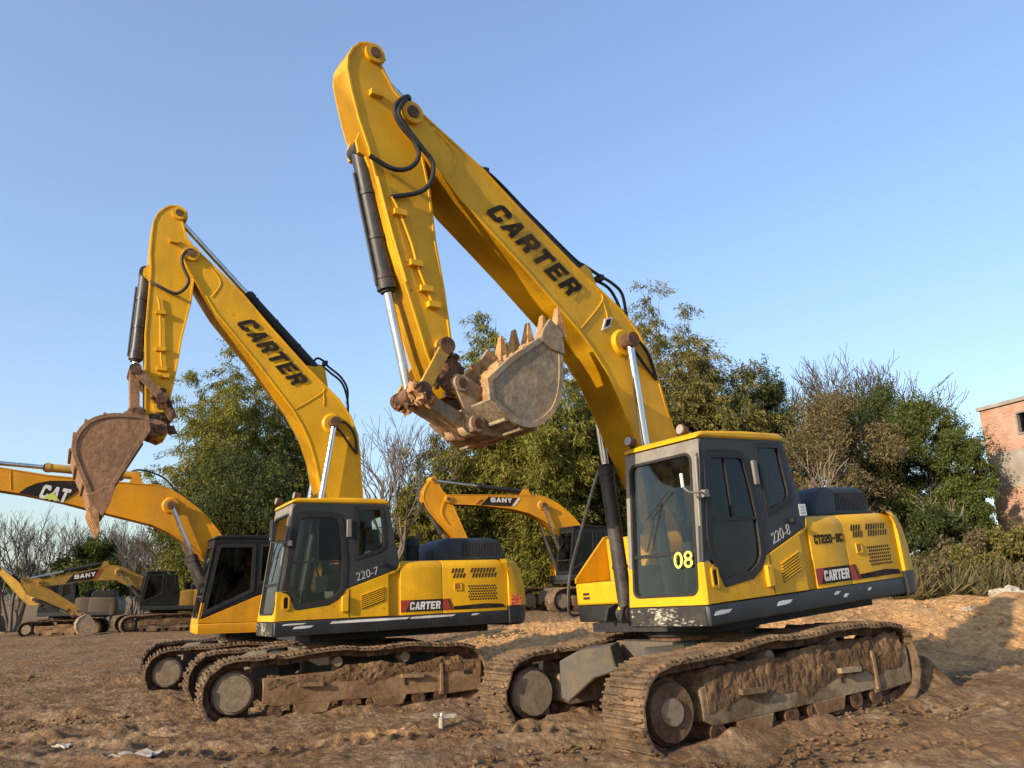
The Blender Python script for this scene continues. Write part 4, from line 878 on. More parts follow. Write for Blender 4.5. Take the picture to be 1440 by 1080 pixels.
sanyl = dict(name='tracked_excavator', style='sany', lod=1, seed=6, loc=(-15.74, 36.53, -1.632), ypr=(212., 0, 0), uyaw=.7, number='', boommat='yellow_dusty', bodymat='yellow_dusty', scale=.85,
    label='distant dusty excavator at the far left with SANY on its boom, bucket on the ground',
    boom=dict(loop=[(5.98, 2.58), (5.9, 2.68), (5.68, 2.71), (3.52, 3.21), (2.86, 3.40), (2.37, 3.36), (1.86, 3.1), (1.16, 2.79), (.5, 2.4), (0, 2.15), (-.1, 1.98), (.05, 1.82), (.7, 1.95), (1.49, 2.16), (2.0, 2.39), (2.51, 2.64), (3.72, 2.63), (5.0, 2.44), (5.63, 2.36), (5.9, 2.40)],
        tip=(5.83, 2.54), cyl=(2.41, 3.05), armcyl=(3.0, 3.52), lug=[(2.8, 3.34), (2.95, 3.6), (3.1, 3.6), (3.25, 3.25)], afrac=.52, cfrac=.6,
        letters=[dict(txt='SANY', mat='decal_white', at=(4.38, 2.70), t=(-.985, .17), up=(.1, 1), w=.95, h=.2, bold=.03, shear=.1, polys=[([(4.75, 2.50), (4.45, 2.93), (3.30, 3.20), (3.55, 2.68)], 'decal_black'), ([(3.50, 2.68), (3.25, 3.20), (3.15, 3.22), (3.40, 2.68)], 'decal_red')])]),
    arm=dict(loop=[(6.55, 2.80), (6.64, 2.78), (6.66, 2.45), (6.34, 1.98), (5.63, 1.70), (4.27, 1.05), (4.0, 1.1), (3.94, 1.28), (5.5, 2.30), (5.70, 2.66), (5.87, 2.75)], top=(6.56, 2.70), pivot=(5.83, 2.54), pins=[(4.08, 1.16)], bcyl=(5.9, 1.72), bfrac=.6),
    bucket=dict(K=(4.08, 1.16), L=(3.85, .98), rod=(4.2, .92), link=(4.45, 1.2), mat='bucket', back=[(3.75, 1.0), (4.0, .8), (4.1, .55), (4.08, .3), (3.95, .1), (3.7, .0), (3.4, -.02)], lip=[(3.3, .0), (3.2, .5), (3.5, .95)], tip=(3.0, .0), cut=[(3.35, .0), (3.2, .1), (3.25, .3), (3.4, .2)], ear=[(3.75, 1.1), (3.95, 1.2), (4.2, 1.2), (4.15, .95), (3.8, .85)], linkmat='yellow_dusty', linkmat2='rust', tooth='bucket'))
small = dict(name='tracked_excavator', style='sany', lod=2, seed=7, loc=(-22.6, 41.4, -1.98), ypr=(196.3, 0, 0), uyaw=0, number='', boommat='yellow_mud', bodymat='steel_pale', scale=.88,
    label='small excavator at the left edge, behind the arm of the far SANY excavator',
    boom=dict(loop=[(4.1, 3.80), (4.0, 3.94), (3.85, 3.9), (3.45, 3.55), (2.95, 3.15), (2.5, 2.7), (2.1, 2.3), (1.2, 2.1), (.3, 2.1), (-.05, 2.0), (.0, 1.84), (.9, 1.7), (2.2, 1.75), (2.7, 2.2), (3.2, 2.75), (3.8, 3.4), (4.08, 3.65)],
        tip=(4.0, 3.8), cyl=(1.9, 2.05), armcyl=(2.0, 2.45), lug=[(1.8, 2.2), (1.95, 2.5), (2.1, 2.5), (2.25, 2.3)], afrac=.6, cfrac=.6),
    arm=dict(loop=[(4.0, 4.1), (4.12, 4.12), (4.28, 3.9), (4.25, 3.3), (4.0, 2.2), (3.75, 1.3), (3.62, 1.28), (3.58, 1.4), (3.72, 2.2), (3.86, 3.3), (3.9, 3.8)], top=(4.06, 4.05), pivot=(4.0, 3.8), pins=[(3.66, 1.38)], bcyl=(4.25, 3.4), bfrac=.6),
    bucket=dict(K=(3.66, 1.38), L=(3.85, 1.12), rod=(4.2, 1.4), link=(3.78, 1.7), mat='bucket', back=[(3.75, 1.2), (3.95, 1.0), (4.0, .75), (3.9, .5), (3.7, .35), (3.4, .28)], lip=[(3.35, .3), (3.4, .8), (3.6, 1.2)], tip=(3.05, .3), cut=[(3.35, .3), (3.3, .45), (3.42, .55), (3.5, .4)], ear=[(3.58, 1.4), (3.7, 1.48), (3.95, 1.15), (3.85, .95), (3.65, 1.1)], linkmat='yellow_mud'))
def shift(sp, dx):
    def mv(q): return [mv(e) for e in q] if isinstance(q, list) else (q[0] + dx, *q[1:])
    b = sp['boom']
    for d, ks in ((b, ('loop', 'tip', 'cyl', 'armcyl', 'lug')), (sp['arm'], ('loop', 'top', 'pivot', 'pins', 'bcyl', 'pipes')), (sp['bucket'], ('K', 'L', 'rod', 'link', 'back', 'lip', 'tip', 'cut', 'ear'))):
        for k in ks: d[k] = mv(d[k])
    for L in b['letters']: L['at'] = mv(L['at']); L['polys'] = [(mv(p), m) for p, m in L['polys']]
shift(sanym, .7)
MACHINES = [main, left, cat, sanym, sanyl, small]

# ------------------------------------------------------------------ camera
FOC, PIT, ROL, CZ = 1103.127, 14.597, -.9066, 1.7
def cam_axes():
    a, r = D2R(PIT), D2R(ROL); F = Vector((0, math.cos(a), math.sin(a))); U = Vector((0, -math.sin(a), math.cos(a))); X = Vector((1, 0, 0))
    return math.cos(r) * X + math.sin(r) * U, math.cos(r) * U - math.sin(r) * X, F
CX, CU, CF = cam_axes()
def at(px, py, Y):
    """a spot in the lot, Y metres ahead of the viewpoint"""
    d = CF + CX * ((px - 720) / FOC) + CU * ((540 - py) / FOC); d = d * (Y / d.y); return Vector((d.x, d.y, d.z + CZ))
def camera():
    cd = bpy.data.cameras.new('camera'); o = bpy.data.objects.new('camera', cd); COL.objects.link(o)
    cd.sensor_width = 36; cd.lens = 36 * FOC / 1440; cd.clip_end = 3000; cd.clip_start = .05
    o.matrix_world = Matrix.Translation((0, 0, CZ)) @ Matrix((CX, CU, -CF)).transposed().to_4x4(); SC.camera = o

# ------------------------------------------------------------------ terrain
def vnoise(x, y, seed=0):
    xi = np.floor(x).astype(np.int64); yi = np.floor(y).astype(np.int64); fx = x - xi; fy = y - yi
    fx = fx * fx * fx * (fx * (fx * 6 - 15) + 10); fy = fy * fy * fy * (fy * (fy * 6 - 15) + 10)
    def h(a, b):
        n = (a * 374761393 + b * 668265263 + seed * 1442695041) & 0xffffffff; n = ((n ^ (n >> 13)) * 1274126177) & 0xffffffff; return ((n ^ (n >> 16)) & 0xffff) / 65535. * 2 - 1
    return (h(xi, yi) * (1 - fx) + h(xi + 1, yi) * fx) * (1 - fy) + (h(xi, yi + 1) * (1 - fx) + h(xi + 1, yi + 1) * fx) * fy
def fbm(x, y, o=5, seed=0, g=.5):
    s = 0; a = 1
    for i in range(o): s = s + a * vnoise(x * 2 ** i + i * 17.3, y * 2 ** i - i * 9.1, seed + i); a *= g
    return s
CTRL = []
def terrain_controls():
    for m in MACHINES:
        R = RZ(m['ypr'][0]) @ RY(m['ypr'][1]) @ RX(m['ypr'][2]) @ RZ(m['uyaw']); o = Vector(m['loc']) + Vector((0, 0, CZ)); k = m.get('scale', 1)
        for x in (-1.7, 0, 2.0):
            for y in (-1.2, 1.2): p = o + R @ Vector((x * k, y * k, .045)); CTRL.append(tuple(p))
    for px, py, Y in ((1170, 868, 16.4), (1300, 842, 17.7), (1300, 870, 16.6), (1440, 826, 18.4), (1440, 858, 17.1), (1440, 892, 16.0), (1250, 882, 15.8), (1300, 908, 14.8), (1440, 940, 12.6), (1360, 832, 18.3), (1360, 862, 17), (1500, 830, 18.6), (1600, 860, 17.5), (1300, 830, 22), (1440, 826, 23), (1150, 848, 21), (1300, 827, 28), (1440, 823, 29), (1000, 850, 24), (1560, 828, 22), (1200, 840, 25), (760, 868, 22), (640, 884, 19), (540, 899, 17), (880, 862, 19), (1060, 856, 18), (1060, 884, 16.3), (980, 880, 17), (1440, 1000, 8.6), (1440, 1078, 6.6), (60, 900, 34), (150, 905, 28), (30, 960, 18), (100, 1040, 10.2), (420, 1060, 9.2), (640, 1020, 9.8), (650, 1075, 7.9), (1180, 1070, 6.9)):
        CTRL.append(tuple(at(px, py, Y)))
    for x, y, z in ((-60, 0, .2), (60, 0, .4), (0, -20, .1), (-60, 60, -.2), (0, 45, .9), (20, 45, 1.4), (-25, 60, -.1), (60, 60, 1.6), (30, 25, 1.7), (120, 200, 2), (-120, 200, -1), (0, 200, 0), (-10, 3, -.02), (10, 2, .25), (0, 1, .05), (15, 10, .7), (-15, 12, -.05)): CTRL.append((x, y, z))
def tps():
    P = np.array(CTRL); n = len(P)
    def U(r2): return r2 * np.log(r2 + 1e-9) * .5
    D = ((P[:, None, :2] - P[None, :, :2]) ** 2).sum(-1); A = np.zeros((n + 3, n + 3)); A[:n, :n] = U(D) + np.eye(n) * .35
    A[:n, n] = 1; A[:n, n + 1:] = P[:, :2]; A[n, :n] = 1; A[n + 1:, :n] = P[:, :2].T
    b = np.zeros(n + 3); b[:n] = P[:, 2]; w = np.linalg.solve(A, b)
    def f(x, y):
        s = np.zeros_like(x) + w[n] + w[n + 1] * x + w[n + 2] * y
        for i in range(n): s += w[i] * U((x - P[i, 0]) ** 2 + (y - P[i, 1]) ** 2)
        return s
    return f
HF = None
def ground_z(x, y): return float(HF(np.array([x], float), np.array([y], float))[0])
def heap_mask(x, y):
    def g(cx, cy, sx, sy, a=0):
        c, s = math.cos(a), math.sin(a); u = (x - cx) * c + (y - cy) * s; v = -(x - cx) * s + (y - cy) * c; return np.exp(-(u / sx) ** 2 - (v / sy) ** 2)
    return np.clip(1.4 * g(10.5, 17.5, 8.0, 4.2, .25) + 1.1 * g(5.0, 16.5, 4.5, 3.4) + .9 * g(-.5, 19.5, 5, 3.2) + .45 * g(-4.5, 10.6, 2.2, 1.0) + .5 * g(1.0, 23, 3, 2) + .5 * g(-1.5, 9.6, .8, .5), 0, 1)
def terrain():
    global HF
    terrain_controls(); base_h = tps()
    HF = lambda a, b: base_h(a, b) - .34 * heap_mask(a, b) * np.clip((b - 14) / 2, 0, 1)
    def axis(lo, hi, step, far, grow=1.10):
        a = list(np.arange(lo, hi, step)); s = step
        while a[-1] < far: s *= grow; a.append(a[-1] + s)
        s = step; b = []
        p = lo
        while p > -far: s *= grow; p -= s; b.append(p)
        return np.array(b[::-1] + a)
    gx = axis(-6.5, 8, .036, 600, 1.035); gy = axis(5, 15, .036, 600, 1.035)
    X, Y = np.meshgrid(gx, gy); x = X.ravel(); y = Y.ravel()
    z = base_h(np.clip(x, -70, 70), np.clip(y, -25, 70)); z = np.clip(z, -1.2, 2.2)
    near = np.clip(1 - (np.hypot(x, y - 12) - 18) / 40, 0.2, 1)
    hm = heap_mask(x, y)
    z += hm * (-.36 + .05 * fbm(x * .8, y * .8, 3, 71)) * np.clip((y - 14) / 2, 0, 1)
    # wheel and track ruts curving across the lot, clods, small lumps
    u = x * math.cos(.5) + y * math.sin(.5); v = -x * math.sin(.5) + y * math.cos(.5)
    rut = fbm(u * .22, v * 1.15 + .5 * fbm(u * .3, v * .3, 2, 5), 4, 21)
    z += near * (.050 * fbm(x * .45, y * .45, 3, 3) + 0.075 * rut * np.clip(1.2 - hm, 0, 1) + .024 * fbm(x * 2.7, y * 2.7, 4, 8) * np.clip(.5 + 1.4 * fbm(x * .35, y * .35, 2, 91), .15, 1.4) + .022 * np.maximum(0, fbm(x * 4.6, y * 4.6, 3, 31) - .35) + .009 * fbm(x * 8, y * 8, 2, 40) + .034 * np.maximum(0, fbm(x * 12, y * 12, 2, 44) - .62) + .006 * fbm(x * 17, y * 17, 1, 46) * (np.abs(x) < 9) * (y < 18))
    z += hm * near * (.05 * np.abs(fbm(x * .9, y * .9, 4, 51)) + .06 * np.maximum(0, fbm(x * 2.6, y * 2.6, 4, 57)) + .06 * np.maximum(0, fbm(x * 5.5, y * 5.5, 3, 58) - .1) + .022 * fbm(x * 9.5, y * 9.5, 2, 59))
    # churned banks pushed up beside the running gear
    for m in MACHINES[:3]:
        yaw = D2R(m['ypr'][0] + m['uyaw']); cx, cy = m['loc'][0], m['loc'][1]; a = (x - cx) * math.cos(yaw) + (y - cy) * math.sin(yaw); b = -(x - cx) * math.sin(yaw) + (y - cy) * math.cos(yaw)
        for s in (-1, 1):
            d = np.abs(b - 1.195 * s); lane = np.exp(-((d - .42) / .13) ** 2) * np.clip(1.2 - np.maximum(0, np.abs(a - .1) - 2.1), 0, 1)
            z += .07 * lane * (1 + .9 * fbm(x * 3, y * 3, 3, 61)) * (1 if m is not main or s < 0 else .75)
            z += .10 * np.exp(-((d) / .42) ** 2 - ((a + 2.25) / .35) ** 2) * (1 + .6 * fbm(x * 4, y * 4, 3, 63))
            if m is main: z += .16 * np.exp(-((d) / .40) ** 2 - ((a + 2.15) / .30) ** 2) * (1 + .5 * fbm(x * 4, y * 4, 3, 64)) * (s > 0)
    # prints of the track shoes in lanes ahead of the machines and crossing the foreground
    def lane(x0, y0, ang, w, a0, a1, dep, sd):
        dep *= 1.35
        a = (x - x0) * math.cos(ang) + (y - y0) * math.sin(ang); b = -(x - x0) * math.sin(ang) + (y - y0) * math.cos(ang) + .35 * np.sin(a * .45 + sd) + .06 * fbm(a * 1.1, a * 0, 2, int(sd * 10))
        m = np.clip((w - np.abs(b)) / .06, 0, 1) * np.clip((a - a0) / .5, 0, 1) * np.clip((a1 - a) / .5, 0, 1)
        rim = np.exp(-((np.abs(b) - w - .06) / .07) ** 2) * np.clip((a - a0) / .5, 0, 1) * np.clip((a1 - a) / .5, 0, 1)
        bars = .5 + .5 * np.sin(a * 2 * math.pi / .19); wear = np.clip(.7 + fbm(x * 1.1, y * 1.1, 3, int(sd * 10)), 0, 1.3)
        return dep * (-.55 * m + .9 * rim * wear + m * wear * (bars ** 3) * .75)
    y1 = D2R(205.9); 
    for s in (-1, 1): z += lane(-2.747 + 1.195 * s * -math.sin(y1), 13.138 + 1.195 * s * math.cos(y1), y1, .30, 2.5, 9.5, .045, 5.4)
    y2 = D2R(172.)
    for s in (-1, 1): z += lane(3.6 - 1.2 * s * math.sin(y2), 7.3 + 1.2 * s * math.cos(y2), y2, .30, -5, 10, .040, 1.3)
    y3 = D2R(196.)
    for s in (-1, 1): z += lane(-4 - 1.2 * s * math.sin(y3), 20 + 1.2 * s * math.cos(y3), y3, .32, 2, 14, .05, 2.2)
    ny, nx = X.shape; me = bpy.data.meshes.new('ground'); nv = nx * ny
    me.vertices.add(nv); me.vertices.foreach_set('co', np.stack([x, y, z], 1).astype(np.float32).ravel())
    i = np.arange((ny - 1) * (nx - 1)); r, c = i // (nx - 1), i % (nx - 1); b = r * nx + c
    q = np.stack([b, b + 1, b + nx + 1, b + nx], 1).astype(np.int32); nf = len(q)
    me.loops.add(nf * 4); me.loops.foreach_set('vertex_index', q.ravel()); me.polygons.add(nf)
    me.polygons.foreach_set('loop_start', np.arange(0, nf * 4, 4, dtype=np.int32)); me.polygons.foreach_set('loop_total', np.full(nf, 4, np.int32)); me.polygons.foreach_set('use_smooth', np.ones(nf, bool))
    at_ = me.attributes.new('ochre', 'FLOAT', 'POINT'); at_.data.foreach_set('value', (hm * .95).astype(np.float32))
    me.materials.append(M('soil')); me.update(); me.validate()
    o = bpy.data.objects.new('ground', me); COL.objects.link(o); tag(o, kind='structure')
    # loose clods, uncountable
    mb = MB(); rr = random.Random(9)
    for k in range(11000):
        d = rr.random() ** 1.4 * 16 + 6.2; t = rr.uniform(-.75, .75); px_, py_ = d * math.sin(t), d * math.cos(t)
        if abs(px_) > 14: continue
        zz = ground_z(px_, py_); rad = rr.uniform(.008, .030) * (1.0 if rr.random() < .93 else 1.9)
        hmk = float(heap_mask(np.array([px_]), np.array([py_]))[0]); rad *= 1 + .6 * hmk * rr.random()
        mb.lump((px_, py_, zz + rad * .4), rad, 'earth' if hmk > .45 else 'soil', rr.random() * 99, 1, .5, (1.2, 1, .75))
    tag(mb.build('dirt_clods', None, smooth=70), kind='stuff')

# ------------------------------------------------------------------ vegetation
def leaf_mesh(name, P, Dr, L, W, mat, parent, seed=0):
    """one small folded blade per point: P positions, Dr pointing directions, L lengths, W widths"""
    rng = np.random.default_rng(seed); n = len(P)
    Dr = Dr / np.maximum(np.linalg.norm(Dr, axis=1, keepdims=True), 1e-6)
    s = np.cross(Dr, rng.normal(size=(n, 3))); s /= np.maximum(np.linalg.norm(s, axis=1, keepdims=True), 1e-6)
    nn = np.cross(Dr, s); L = L[:, None]; W = W[:, None]
    v = np.stack([P, P + Dr * L * .45 + s * W * .5 + nn * L * .05, P + Dr * L, P + Dr * L * .45 - s * W * .5 + nn * L * .05], 1).reshape(-1, 3).astype(np.float32)
    me = bpy.data.meshes.new(name); me.vertices.add(n * 4); me.vertices.foreach_set('co', v.ravel())
    me.loops.add(n * 4); me.loops.foreach_set('vertex_index', np.arange(n * 4, dtype=np.int32)); me.polygons.add(n)
    me.polygons.foreach_set('loop_start', np.arange(0, n * 4, 4, dtype=np.int32)); me.polygons.foreach_set('loop_total', np.full(n, 4, np.int32))
    me.materials.append(M(mat)); me.update()
    o = bpy.data.objects.new(name, me); COL.objects.link(o)
    if parent: o.parent = parent
    return o
def grow(mb, p, d, L, r, depth, rng, mat, spread=.6, tips=None, nk=3, up=.15, wob=.12, minr=.008):
    pts = [p]; q = p.copy(); dd = d.copy(); seg = 5
    for i in range(seg):
        dd = (dd + Vector(rng.normal(0, wob, 3)) + Vector((0, 0, up * .3))).normalized(); q = q + dd * (L / seg); pts.append(q.copy())
    mb.tube(pts, r, mat, 7 if r > .05 else (5 if r > .02 else 3), 2 if depth > 2 else 1, taper=max(minr, r * .55))
    if tips is not None and depth <= 2: tips += [(pts[3], dd.copy()), (pts[-1], dd.copy())]
    if depth <= 0: return
    for k in range(nk + (rng.random() < .5)):
        i = int(rng.integers(2, seg + 1)) if k else seg
        ax = Vector(rng.normal(0, 1, 3)); ax = (ax - dd * ax.dot(dd)).normalized(); nd = (dd + ax * spread * rng.uniform(.6, 1.3) + Vector((0, 0, up))).normalized()
        grow(mb, pts[i], nd, L * rng.uniform(.55, .82), max(minr, r * .55), depth - 1, rng, mat, spread, tips, nk, up, wob, minr)

def crown_tree(px, pt, pb, hw, Y, label, leaf, group, n=26000, name='broadleaf_tree', style='round', seed=0, ls=.17, bark='bark_dark', clumps=46, droop=.25, fill=.75, aspect=1.0):
    n = int(n * 1.35)
    """px: middle column, pt: top row, pb: lowest foliage row, hw: half width, all read off at distance Y"""
    rng = np.random.default_rng(100 + seed)
    base = at(px, 830, Y); base.z = ground_z(base.x, Y) - .05
    top = at(px, pt, Y).z - base.z; low = max(.2, at(px, pb, Y).z - base.z); R = (at(px + hw, pt, Y) - at(px - hw, pt, Y)).length / 2
    root = empty(name, base); tag(root, label, 'tree' if name not in ('shrub', 'bush') else name, group)
    mb = MB(); tips = []; H = top
    nst = 1 if style == 'round' else int(rng.integers(2, 4))
    for k in range(nst):
        d = Vector((rng.normal(0, .12), rng.normal(0, .12), 1)).normalized(); st = Vector((rng.normal(0, .12 * (nst > 1)), rng.normal(0, .12 * (nst > 1)), 0))
        grow(mb, st, d, H * .29, max(.05, .018 * H), 3, rng, bark, .55, tips, 3, .2)
    mb.build('trunk', root, smooth=60)
    cen = []; mid = (top + low) / 2; hz = (top - low) / 2
    for k in range(clumps):
        while True:
            v = rng.uniform(-1, 1, 3)
            if v @ v < 1: break
        rr = (v @ v) ** .5; v = v / max(rr, 1e-6) * (fill + (1 - fill) * rr) if rr > .35 else v
        w = 1 - .35 * max(0, v[2]) ** 1.5 if style == 'round' else 1 - .62 * max(0, v[2]) - .1 * max(0, -v[2])
        cen.append((v[0] * R * w * .88, v[1] * R * w * aspect * .88, mid + v[2] * hz * .88, rng.uniform(.16, .34) * R))
    cen = np.array(cen); wt = cen[:, 3] ** 2; idx = rng.choice(len(cen), n, p=wt / wt.sum())
    u = rng.normal(size=(n, 3)); u /= np.linalg.norm(u, axis=1, keepdims=True); rad = rng.random(n) ** .45
    stretch = np.array([1.05, 1.05, .72]); P = cen[idx, :3] + u * stretch * (cen[idx, 3] * rad)[:, None]
    P += np.stack([fbm(P[:, 0] * 1.4 + 7 * seed, P[:, 2] * 1.4, 3, seed), fbm(P[:, 1] * 1.4, P[:, 2] * 1.4 + 5, 3, seed + 4), fbm(P[:, 0] * 1.4, P[:, 1] * 1.4, 3, seed + 8)], 1) * .22 * R * .5
    # sprays poking out of the outline
    m = n // 9; k2 = rng.choice(len(cen), m); st = cen[k2, :3]; dv = st - np.array([0, 0, mid]); dv /= np.maximum(np.linalg.norm(dv, axis=1, keepdims=True), 1e-3); sp = rng.integers(0, 5, m)
    off = np.stack([np.sin(sp * 2.1 + k2), np.cos(sp * 1.7 + k2 * 2), np.sin(sp + k2 * 3) * .6 + .3], 1); dv = dv + off * .6; dv /= np.linalg.norm(dv, axis=1, keepdims=True)
    P = np.concatenate([P, st + dv * (cen[k2, 3] * rng.uniform(.7, 1.75, m))[:, None] + rng.normal(0, .05, (m, 3))])
    P[:, 2] = np.maximum(P[:, 2], .05)
    N = len(P); D = rng.normal(size=(N, 3)); D[:, 2] -= droop * 3
    leaf_mesh('crown', P, D, rng.uniform(.7, 1.35, N) * ls * .85, rng.uniform(.7, 1.3, N) * ls * .85 * (.42 if style == 'round' else .28), leaf, root, seed)
    return root

def bamboo(px, pt, hw, Y, label, group, n=26, leaves=26000, seed=0, leaf='leaf_bamboo', ls=.21, low=.08):
    """a clump of arching culms with drooping feathery leaf sprays"""
    rng = np.random.default_rng(300 + seed); base = at(px, 830, Y); base.z = ground_z(base.x, Y) - .05
    H = (at(px, pt, Y).z - base.z) * 1.10; R = (at(px + hw, pt, Y) - at(px - hw, pt, Y)).length / 2 * 1.12; n = int(n * 1.3); leaves = int(leaves * 1.9)
    root = empty('bamboo_clump', base); tag(root, label, 'bamboo', group); mb = MB(); S = []; SD = []
    for k in range(n):
        a = rng.uniform(0, 2 * math.pi); lean = rng.random() ** .7; h = H * rng.uniform(.66, 1.02) * (1 - .30 * lean); reach = R * lean * .92
        b0 = Vector((math.cos(a) * .5 * rng.random() * R * .5, math.sin(a) * .5 * rng.random() * R * .5, 0)); pts = []
        for i in range(9):
            t = i / 8; pts.append(b0 + Vector((math.cos(a) * reach * t ** 1.8, math.sin(a) * reach * t ** 1.8, h * (t - .10 * lean * t ** 3.5))))
        mb.tube(pts, .035, 'culm', 6, 2, taper=.008)
        for j in range(30):
            t = low + (1 - low) * rng.random() ** .8; i = min(7, int(t * 8)); f = t * 8 - i; p = pts[i].lerp(pts[i + 1], f); S.append(tuple(p))
            b = rng.uniform(0, 2 * math.pi); L = rng.uniform(.35, 1.0) * (1.15 - .55 * t) * R * .55; SD.append((math.cos(b) * L, math.sin(b) * L, L * rng.uniform(-.1, .5)))
    mb.build('culms', root, smooth=60)
    S = np.array(S); SD = np.array(SD); idx = rng.integers(0, len(S), leaves); t = rng.random(leaves)
    P = S[idx] + SD[idx] * t[:, None]; P[:, 2] -= .45 * np.linalg.norm(SD[idx], axis=1) * t ** 2; P += rng.normal(0, .10, P.shape); P[:, 2] = np.maximum(P[:, 2], .05)
    D = SD[idx] * .5 + rng.normal(0, .35, P.shape); D[:, 2] -= .55
    leaf_mesh('leaves', P, D, rng.uniform(.6, 1.4, leaves) * ls, rng.uniform(.7, 1.2, leaves) * ls * .24, leaf, root, seed)
    return root

def bare_tree(px, pt, hw, Y, label, group, seed=0, bark='bark_grey', stems=3, depth=5, lean=0., twig=.006, base_px=None, sprd=.5):
    rng = np.random.default_rng(500 + seed); base = at(px, 830, Y); base.z = ground_z(base.x, Y) - .05; H = at(px, pt, Y).z - base.z
    root = empty('bare_tree', base); tag(root, label, 'tree', group); mb = MB(); mt = MB()
    for k in range(stems):
        a = rng.uniform(0, 6.28); d = Vector((math.cos(a) * .22 + lean, math.sin(a) * .18, 1)).normalized()
        b = Vector((math.cos(a) * .15, math.sin(a) * .15, 0)); L = H * .40; pts = [b]; q = b.copy(); dd = d
        for i in range(5): dd = (dd + Vector(rng.normal(0, .06, 3))).normalized(); q = q + dd * L / 5; pts.append(q.copy())
        mb.tube(pts, .016 * H, bark, 8, 2, taper=.009 * H)
        for j in range(4): 
            ax = Vector(rng.normal(0, 1, 3)); ax = (ax - dd * ax.dot(dd)).normalized()
            grow(mt, pts[-1 - (j % 3)], (dd + ax * sprd).normalized(), H * .24, .007 * H, depth - 2, rng, bark, .55, None, 3, .16, .10, twig)
    mb.build('trunk', root, smooth=60); mt.build('branches', root, smooth=60)
    return root

def weeds(name, px0, px1, Y0, Y1, n, h, label, seed, mat='grass_dry'):
    rng = np.random.default_rng(seed); Y = rng.uniform(Y0, Y1, n); px = rng.uniform(px0, px1, n); x = (px - 720) / FOC * Y
    cl = fbm(x * .8, Y * .8, 3, seed); keep = cl > -.1; x, Y = x[keep], Y[keep]; z = HF(x, Y); n = len(x)
    P = np.stack([x, Y, z], 1); k = 7; P = np.repeat(P, k, 0) + rng.normal(0, .06, (n * k, 3)) * [1, 1, 0]
    D = rng.normal(0, .75, P.shape); D[:, 2] = 1; hh = h * (.55 + 1.5 * np.clip(np.repeat(cl[keep], k), 0, 1.2)) * rng.uniform(.25, 1.35, len(P))
    o = leaf_mesh(name, P, D, hh, rng.uniform(.02, .05, len(P)), mat, None, seed); tag(o, kind='stuff'); return o

